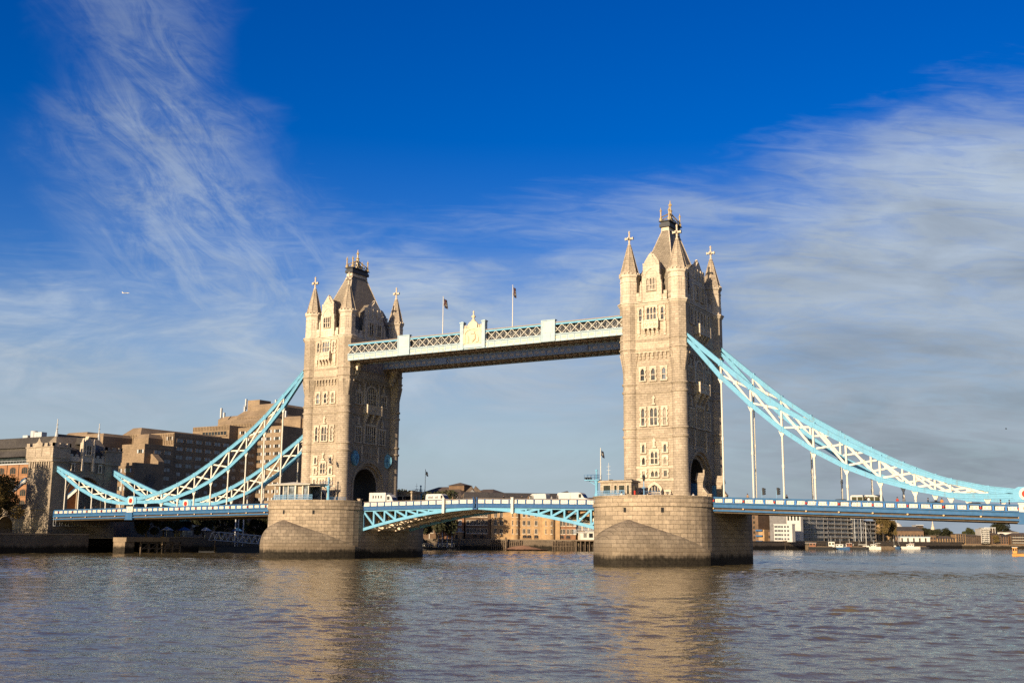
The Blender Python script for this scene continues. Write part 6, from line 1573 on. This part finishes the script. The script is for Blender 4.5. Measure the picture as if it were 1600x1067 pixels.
# left end: brick block with blue balconies beside the right pier
F4b = Fac((-122, 476), (-92, 470)); y0, y1 = F4b.a(1160, 830), F4b.a(1185, 830); zt = F4b.z(1180, 802)
t = thing('brick_block', 'tan brick block with blue balconies right beside the right pier', 'brick building', tuple(F4b.fr(y0, 0, GZ))); block(t, F4b, y0, y1, 16, GZ, zt, m_brick_d); block(t, F4b, y1, F4b.a(1194, 830), 10, GZ, F4b.z(1190, 827), m_brick_s, 'annexe')
for k in range(3):
    b = MB(F4b.fr); z = F4b.z(1186, 845-k*8.5+1.5); b.box(y1-1.2, y1+3.2, .05, 1.4, z, z+.9); b.build('balcony', m_mb, t)
for k in range(5):
    for j in range(3): put(wq2, t, F4b, y0+2+j*3.2, GZ+1.6+k*3.1)
b = MB(F4b.fr); b.box(y0, y1+.3, -16, .3, zt, zt+.4); b.build('roof', m_tile, t)
t = thing('dock_house', 'low brown houses in shade between the blue balconies and the white flats', 'brick building', tuple(F4b.fr(y1+6, -5, GZ))); block(t, F4b, F4b.a(1195, 830), F4b.a(1208.5, 830), 10, GZ, F4b.z(1200, 830), m_brick_d, o=-4); hiproof(t, F4b, F4b.a(1194.6, 830), F4b.a(1209, 830), -3.6, -14.4, F4b.z(1200, 830), F4b.z(1200, 823), 2)
for j in range(3): put(wq2, t, F4b, F4b.a(1197, 830)+j*1.9, GZ+2.0, -4)
tree('broad', *F4b.fr(F4b.a(1186, 830), -18, 3.4)[:2], 3.4, 16, 'green tree behind the brick block with blue balconies')
piles(Fac((-71, 372), (-60, 402)), -2, 31, 1.2, 3.6, 26, 'row of timber piles right of the right pier')
tree('autumn', *FR.fr(AR(1372), 3.5, 3.4)[:2], 3.4, 17, 'tall russet autumn tree at the right end of the modern flats', wide=1.0)
tree('autumn', *FR.fr(AR(1384), 4.5, 3.4)[:2], 3.4, 14, 'smaller autumn tree right of the tall russet one', wide=.8)
# far row along the bend
FD = Fac((-22, 692), (60, 729))
def AD(u): return FD.a(u, 840)
def ZD(u, v): return FD.z(u, v)
GF = 1.8
def farblock(label, ua, ub, vt, m, o, cols, rws, roofm=m_tile, hip=None, name='wharf_building', wm_=wq2, cat='brick building'):
    t = thing(name, label, cat, tuple(FD.fr((AD(ua)+AD(ub))/2, o, GZ))); z1 = FD.hit((ua+ub)/2, vt)[1]; a, c = AD(ua), AD(ub); block(t, FD, a, c, 14, GF-.2, z1, m, o=o)
    for k in range(rws):
        for j in range(cols): put(wm_, t, FD, a+(c-a)*(j+.6)/(cols+.2), GF+1.2+k*(z1-GF-1)/rws, o)
    if hip: hiproof(t, FD, a-.3, c+.3, o+.4, o-14.4, z1, FD.hit((ua+ub)/2, hip)[1], 4, roofm)
    else:
        b = MB(FD.fr); b.box(a-.3, c+.3, o-14.3, o+.3, z1, z1+.5); b.build('roof', roofm, t)
    return t
farblock('old dark roofed warehouse behind the white riverside shed', 1403, 1450, 829, m_brick_d, -12, 9, 2, m_slate2, 822)
b = MB(); t = thing('riverside_shed', 'long white shed with dark bays and blue roof edge on the far quay', 'shed', tuple(FD.fr(AD(1430), 0, GZ))); a, c = AD(1407), AD(1453); z0, z1 = GF-.2, ZD(1430, 839.5)
b.fr = FD.fr; b.box(a, c, -8, 0, z0, z1); b.build('wall', m_wh, t); b = MB(FD.fr); b.box(a-.3, c+.3, -8.2, .4, z1, z1+.7); b.build('roof_edge', m_pb, t)
for k in range(5): b = MB(FD.fr); b.box(a+(c-a)*(k+.12)/5, a+(c-a)*(k+.4)/5, .0, .06, z0+.4, z1-.4); b.build('dark_bay', m_dk, t)
farblock('plain brown brick wharf right of the white shed', 1453, 1463, 837, m_brick_d, 0, 2, 2); farblock('brown brick wharf with gabled roof below the church spire', 1464, 1493, 841, m_brick_s, 0, 7, 2, m_tile, 837)
farblock('orange brick wharf building with flat roof, left of the white balconied flats', 1493, 1508, 834.5, m_brick_s, 1.0, 4, 4); farblock('long brown brick wharf building joined to the orange one', 1508.5, 1533, 837, m_brick_d, 0, 7, 4, m_tile, 834.5)
flats('white balconied flats with roof terrace on the far bank', FD, AD(1533), AD(1546), ZD(1540, 826), 7, 14, m_mod, m_mod, m_gld, 3, 1.8, 'white_flats'); farblock('white stepped top block behind the white balconied flats', 1543, 1560, 824.5, m_mod, -6, 4, 6, m_gr, None, 'white_flats', wq2, 'flats')
farblock('brown brick flats with balconies right of the white flats', 1549, 1563, 835, m_brick_d, 1.5, 4, 4, m_tile, 832); farblock('red brick wharf between two brown brick blocks', 1563, 1575, 838, m_brick_o, 1, 3, 3, m_slate2, 833); farblock('brown brick warehouse flats at the right picture edge', 1578, 1612, 836, m_brick_d, 1.5, 9, 4, m_tile, 832)
for k in range(3):
    b = MB(FD.fr); z = ZD(1595, 848-k*4.2); b.box(AD(1580), AD(1611), 1.5, 2.8, z, z+.25)
    b.build('balcony', m_wh, [o for o in bpy.data.objects if o.get('label') == 'brown brick warehouse flats at the right picture edge'][0])
farblock('pale block of houses behind the russet flats on the far right', 1568, 1604, 831, m_mod, -16, 8, 2, m_tile, 828, 'pale_houses', wq2, 'houses'); farblock('distant low tan terrace behind the old warehouse', 1385, 1412, 827, m_brick_s, -26, 6, 3)
t = farblock('distant pale round topped building behind the old warehouse', 1416, 1429, 822, m_mod, -40, 4, 4, m_gr, None, 'distant_block', wq2, 'tower block'); b = MB(FD.fr); c = (AD(1416)+AD(1429))/2; p = FD.fr(c, -47, 0); b.fr = None; z = FD.z(1422, 822)+.4; b.lathe(p[0], p[1], [(5, z), (4.4, z+1.6), (2.6, z+2.8), (.3, z+3.3)], 16, 0, True); b.build('dome', m_mod, t)
farblock('distant pale square tower block left of the church spire', 1463, 1475, 819, m_mod, -60, 5, 8, m_gr, None, 'tower_block', wq2, 'tower block')
p = FD.fr(AD(1480), -40, GZ); t = thing('church', 'distant pale church with slender spire between dark trees', 'church', p); z1, z2 = FD.z(1480, 828), FD.z(1479, 811); b = MB(); b.box(p[0]-2.3, p[0]+2.3, p[1]-2.3, p[1]+2.3, GZ, z1); b.box(p[0]-2.6, p[0]+2.6, p[1]-2.6, p[1]+2.6, z1-.5, z1); b.build('tower', m_lime, t); b = MB(); b.lathe(p[0], p[1], [(1.9, z1), (1.5, z1+1.6), (1.6, z1+1.8), (.9, z1+3.2), (.1, z2)], 8); b.build('spire', m_lime, t); b = MB(); b.box(p[0]+2.3, p[0]+9, p[1]-4, p[1]+14, GZ, z1-3.5); b.build('nave', m_lime, t); hiproof(t, Fac((p[0]+2.3, p[1]-4), (p[0]+9, p[1]-4)), -.3, 7, .4, -18.4, z1-3.5, z1-1, 1.5)
for i, (u, o, h, k, lb) in enumerate(((1454, -20, 13, 'dark', 'dark rounded tree right of the old warehouse'), (1461, -26, 15, 'dark', 'dark tree before the distant square tower block'), (1472, -18, 14, 'dark', 'tall dark tree left of the church spire'), (1488, -20, 15, 'dark', 'dark tree right of the church spire'), (1497, -24, 13, 'broad', 'green tree behind the orange brick wharf'), (1526, -20, 15.5, 'broad', 'tree rising behind the long brown wharf'), (1578, -22, 22, 'flat', 'flat topped dark tree like a cedar at far right'), (1592, -26, 15, 'broad', 'green tree behind the right edge flats'), (1408, -30, 12, 'broad', 'green tree left of the distant round topped building'), (1554, 3.5, 9, 'autumn', 'small autumn tree on the quay before the white flats'))):
    tree(k, *FD.fr(AD(u), o, 3.4)[:2], 1.7, h*.82, lb, 'trees on the far bank')
p = FD.fr(AD(1455), -120, GZ); t = thing('tower_crane', 'tiny distant tower crane left of the church', 'crane', p); b = MB(); zc = FD.z(1456, 812)+6; b.bar((p[0], p[1], GZ), (p[0], p[1], zc), .9, .9); b.bar((p[0]-4, p[1], zc-1), (p[0]-9, p[1], zc+8), .7, .7); b.bar((p[0], p[1], zc), (p[0]-5, p[1], zc-1), .6, .6); b.build('mast', m_gr, t)

# ------------------------------------------------------------------ boats
def hull(b, L_, W_, H, sheer=.4, mi=0, stern=.8):
    n = 10; rows = []
    for i in range(n+1):
        f = i/n; a = -L_/2+L_*f; w_ = W_/2*(stern+(1-stern)*min(1, f*3)) * (1 if f < .55 else sqrt(max(0, 1-((f-.55)/.45)**2.2))); z = H+sheer*max(0, f-.4)**2*2
        rows += [(a, -w_, z), (a, -w_*.72, -.3), (a, w_*.72, -.3), (a, w_, z)]
    b.add(rows, [(4*i+k, 4*i+4+k, 4*i+5+k, 4*i+1+k) for i in range(n) for k in range(3)]+[(4*i+3, 4*i+7, 4*i+4, 4*i) for i in range(n)]+[(0, 1, 2, 3)], mi)
def boat(u, v, L_, kind, label, hm, cm, rz=0.0, H=1.1, group='boats moored on the far bank'):
    p = at(u, v, 2, -.4); nm = {'sail': 'sailing_boat', 'motor': 'motor_boat', 'barge': 'river_barge', 'tug': 'tug_boat', 'cruise': 'river_cruiser', 'dinghy': 'open_dinghy'}[kind]; t = thing(nm, label, 'boat', (p.x, p.y, -.4), group, rz); ROOT[t.name] = (0, 0, 0)
    b = MB(); W_ = L_*.26 if kind != 'cruise' else L_*.18; hull(b, L_, W_, H, .4 if kind != 'barge' else .15, 0, .85); hb = b.build('hull', hm, t); b = MB(); hw = W_*.47
    b.box(-L_*.49, L_*.2, -hw-.1, -hw+.06, H-.02, H+.14); b.box(-L_*.49, L_*.2, hw-.06, hw+.1, H-.02, H+.14); b.build('gunwale', cm if kind != 'barge' else m_timber, t)
    if kind == 'sail':
        b = MB(); b.box(-L_*.2, L_*.14, -W_*.26, W_*.26, H, H+.75); b.build('cabin', cm, t); b = MB(); hm_ = L_*1.35; b.tube((0, 0, H), (0, 0, H+hm_), .13, .08); b.build('mast', m_wh, t); b = MB(); b.tube((0, 0, H+1.3), (-L_*.42, 0, H+1.3), .16); b.build('furled_boom', m_wh, t)
        b = MB()
        for q in ((L_*.48, 0), (-L_*.48, 0), (0, W_*.45), (0, -W_*.45)): b.tube((q[0], q[1], H), (0, 0, H+hm_*.97), .05, n=5)
        b.build('rigging', m_gr, t)
    elif kind == 'dinghy':
        b = MB(); [b.box(a, a+.35, -W_*.4, W_*.4, H-.25, H-.15) for a in (-L_*.25, 0, L_*.2)]; b.build('thwart', m_timber, t)
    else:
        fr_ = {'motor': (-.2, .18, 1.5), 'barge': (-.46, -.22, 2.2), 'tug': (-.12, .16, 2.8), 'cruise': (-.42, .3, 2.0)}[kind]
        b = MB(); b.box(L_*fr_[0], L_*fr_[1], -W_*.34, W_*.34, H, H+fr_[2]); c = b.build('cabin', cm, t); b = MB(); b.box(L_*fr_[0]-.2, L_*fr_[1]+.25, -W_*.37, W_*.37, H+fr_[2], H+fr_[2]+.15); b.build('roof', m_gr, c); b = MB(); n = max(2, int(L_*(fr_[1]-fr_[0])/1.4)); s = L_*(fr_[1]-fr_[0])/n
        for i in range(n): b.box(L_*fr_[0]+s*(i+.2), L_*fr_[0]+s*(i+.8), -W_*.34-.03, W_*.34+.03, H+fr_[2]*.45, H+fr_[2]*.85)
        b.build('window_band', m_gld, c)
        if kind == 'cruise': b = MB(); b.box(-L_*.3, L_*.05, -W_*.28, W_*.28, H+2.15, H+3.6); b.build('upper_deck', cm, t)
        if kind in ('tug', 'motor'): b = MB(); b.tube((0, 0, H+fr_[2]), (0, 0, H+fr_[2]+L_*.3), .08); b.build('mast', m_gr, t)
        if kind == 'tug': b = MB(); b.tube((-L_*.2, 0, H), (-L_*.2, 0, H+2.8), .4, .36, 10); b.build('funnel', m_dk, t)
        if kind == 'barge': b = MB(); b.box(-L_*.2, L_*.36, -W_*.33, W_*.33, H, H+.5); b.build('hatch', m_timber, t)
    return t
BH = {'bl': paint('boat_blue', (.04, .10, .20), .5, .15), 'wh': m_wh, 'bk': m_dk, 'rd': paint('boat_rust', (.26, .11, .06), .6, .2), 'tm': m_timber, 'or': paint('boat_orange', (.62, .30, .08), .5, .1)}
for a in ((1272, 857.2, 11, 'barge', 'brown river barge at the left end of the moored boats', 'tm', 'tm', .3), (1285, 857.4, 15, 'barge', 'dark river barge left of the white wheelhouse boat', 'bk', 'rd', .15), (1299, 857.3, 12, 'tug', 'boat with big white wheelhouse and blue trim among the moored boats', 'tm', 'wh', .2), (1313, 857.6, 11, 'motor', 'blue hulled motor boat right of the white wheelhouse boat', 'bl', 'wh', -.1), (1328, 857.2, 11, 'motor', 'white motor cruiser in front of the glass flats', 'wh', 'wh', .25), (1340, 857.5, 13, 'barge', 'dark low barge in front of the white motor cruiser', 'bk', 'rd', 0), (1354, 856.8, 11, 'sail', 'white sailing yacht with tall mast at the end of the flats', 'wh', 'wh', .5), (1366, 857.2, 9, 'motor', 'small white motor boat right of the sailing yacht', 'wh', 'wh', -.3), (1383, 857.0, 12, 'barge', 'brown covered barge in front of the autumn trees', 'tm', 'tm', .1), (1397, 856.4, 8, 'sail', 'small sailing boat with thin mast right of the autumn trees', 'bl', 'wh', .4), (1411, 856.2, 10, 'motor', 'white motor boat left of the white shed', 'wh', 'wh', .2), (1423, 856.6, 12, 'motor', 'long low white boat in front of the white shed', 'wh', 'wh', .1), (1436, 856.6, 13, 'barge', 'dark barge at the right end of the moored boats', 'bk', 'rd', 0.05),
        (1348, 855.9, 14, 'tug', 'dark tug with funnel behind the sailing yacht', 'bk', 'wh', .2), (1511, 854.2, 24, 'cruise', 'long white river cruiser below the orange brick wharf', 'wh', 'wh', .25), (1545, 853.8, 15, 'cruise', 'short white passenger boat below the white balconied flats', 'bk', 'wh', .2), (1592, 854.6, 17, 'cruise', 'red hulled passenger boat at the right picture edge', 'rd', 'wh', .3), (1559, 854.5, 7, 'motor', 'tiny brown launch right of the short white passenger boat', 'tm', 'wh', .2)):
    boat(a[0], a[1], a[2], a[3], a[4], BH[a[5]], BH[a[6]], a[7])
boat(1597, 868.5, 6.2, 'barge', 'orange floating barge cut by the right picture edge, nearest of the boats', BH['or'], BH['or'], -.05, .75)
# yacht masts standing in the dock behind
for u, zt, lb in ((1324, 802, 'tall thin dock mast before the glass flats, left one'), (1334, 803, 'tall thin dock mast before the glass flats, right one'), (1397, 806, 'tall thin flag mast right of the autumn trees')):
    p = FR.fr(AR(u), 5, 3.4) if u < 1390 else FR.fr(AR(u), 2, 3.4); t = thing('flagpole', lb, 'flagpole', p); b = MB(); b.tube(p, (p[0], p[1], FR.z(u, zt)), .22, .14); b.build('pole', m_gr, t)

# ------------------------------------------------------------------ sky traffic
P = CAM+(FW+RT*((197-800)/FPX)-UP*((458-533.5)/FPX))*5200
t = thing('airliner', 'tiny white airliner crossing the sky at the left', 'aeroplane', tuple(P)); d = RT.copy(); up = Vector((0, 0, 1)); s = FW.copy(); b = MB()
b.tube(P-d*15, P+d*11, 1.9, 1.9, 10); b.tube(P+d*11, P+d*16, 1.9, .5, 10); b.tube(P-d*19, P-d*15, .6, 1.9, 10); b.build('fuselage', m_wh, t)
b = MB()
for e in (-1, 1): b.bar(P+d*2, P-d*5+s*e*17, 3.2, .5)
b.build('wing', m_wh, t); b = MB(); b.bar(P-d*15, P-d*19+up*6, .5, 3.5); b.build('tail_fin', m_wh, t)
P = CAM+(FW+RT*((1572-800)/FPX)-UP*((670-533.5)/FPX))*190
o = MB(); o.tube(P-RT*.12, P+RT*.14, .05, .04, 8, smooth=True); o.bar(P, P+RT*.02+Vector((-.02, -.3, .14)), .12, .02); o.bar(P, P+RT*.02+Vector((.02, .3, .14)), .12, .02); tag(o.build('flying_bird', m_dk), 'tiny dark bird flying at the right', 'bird')
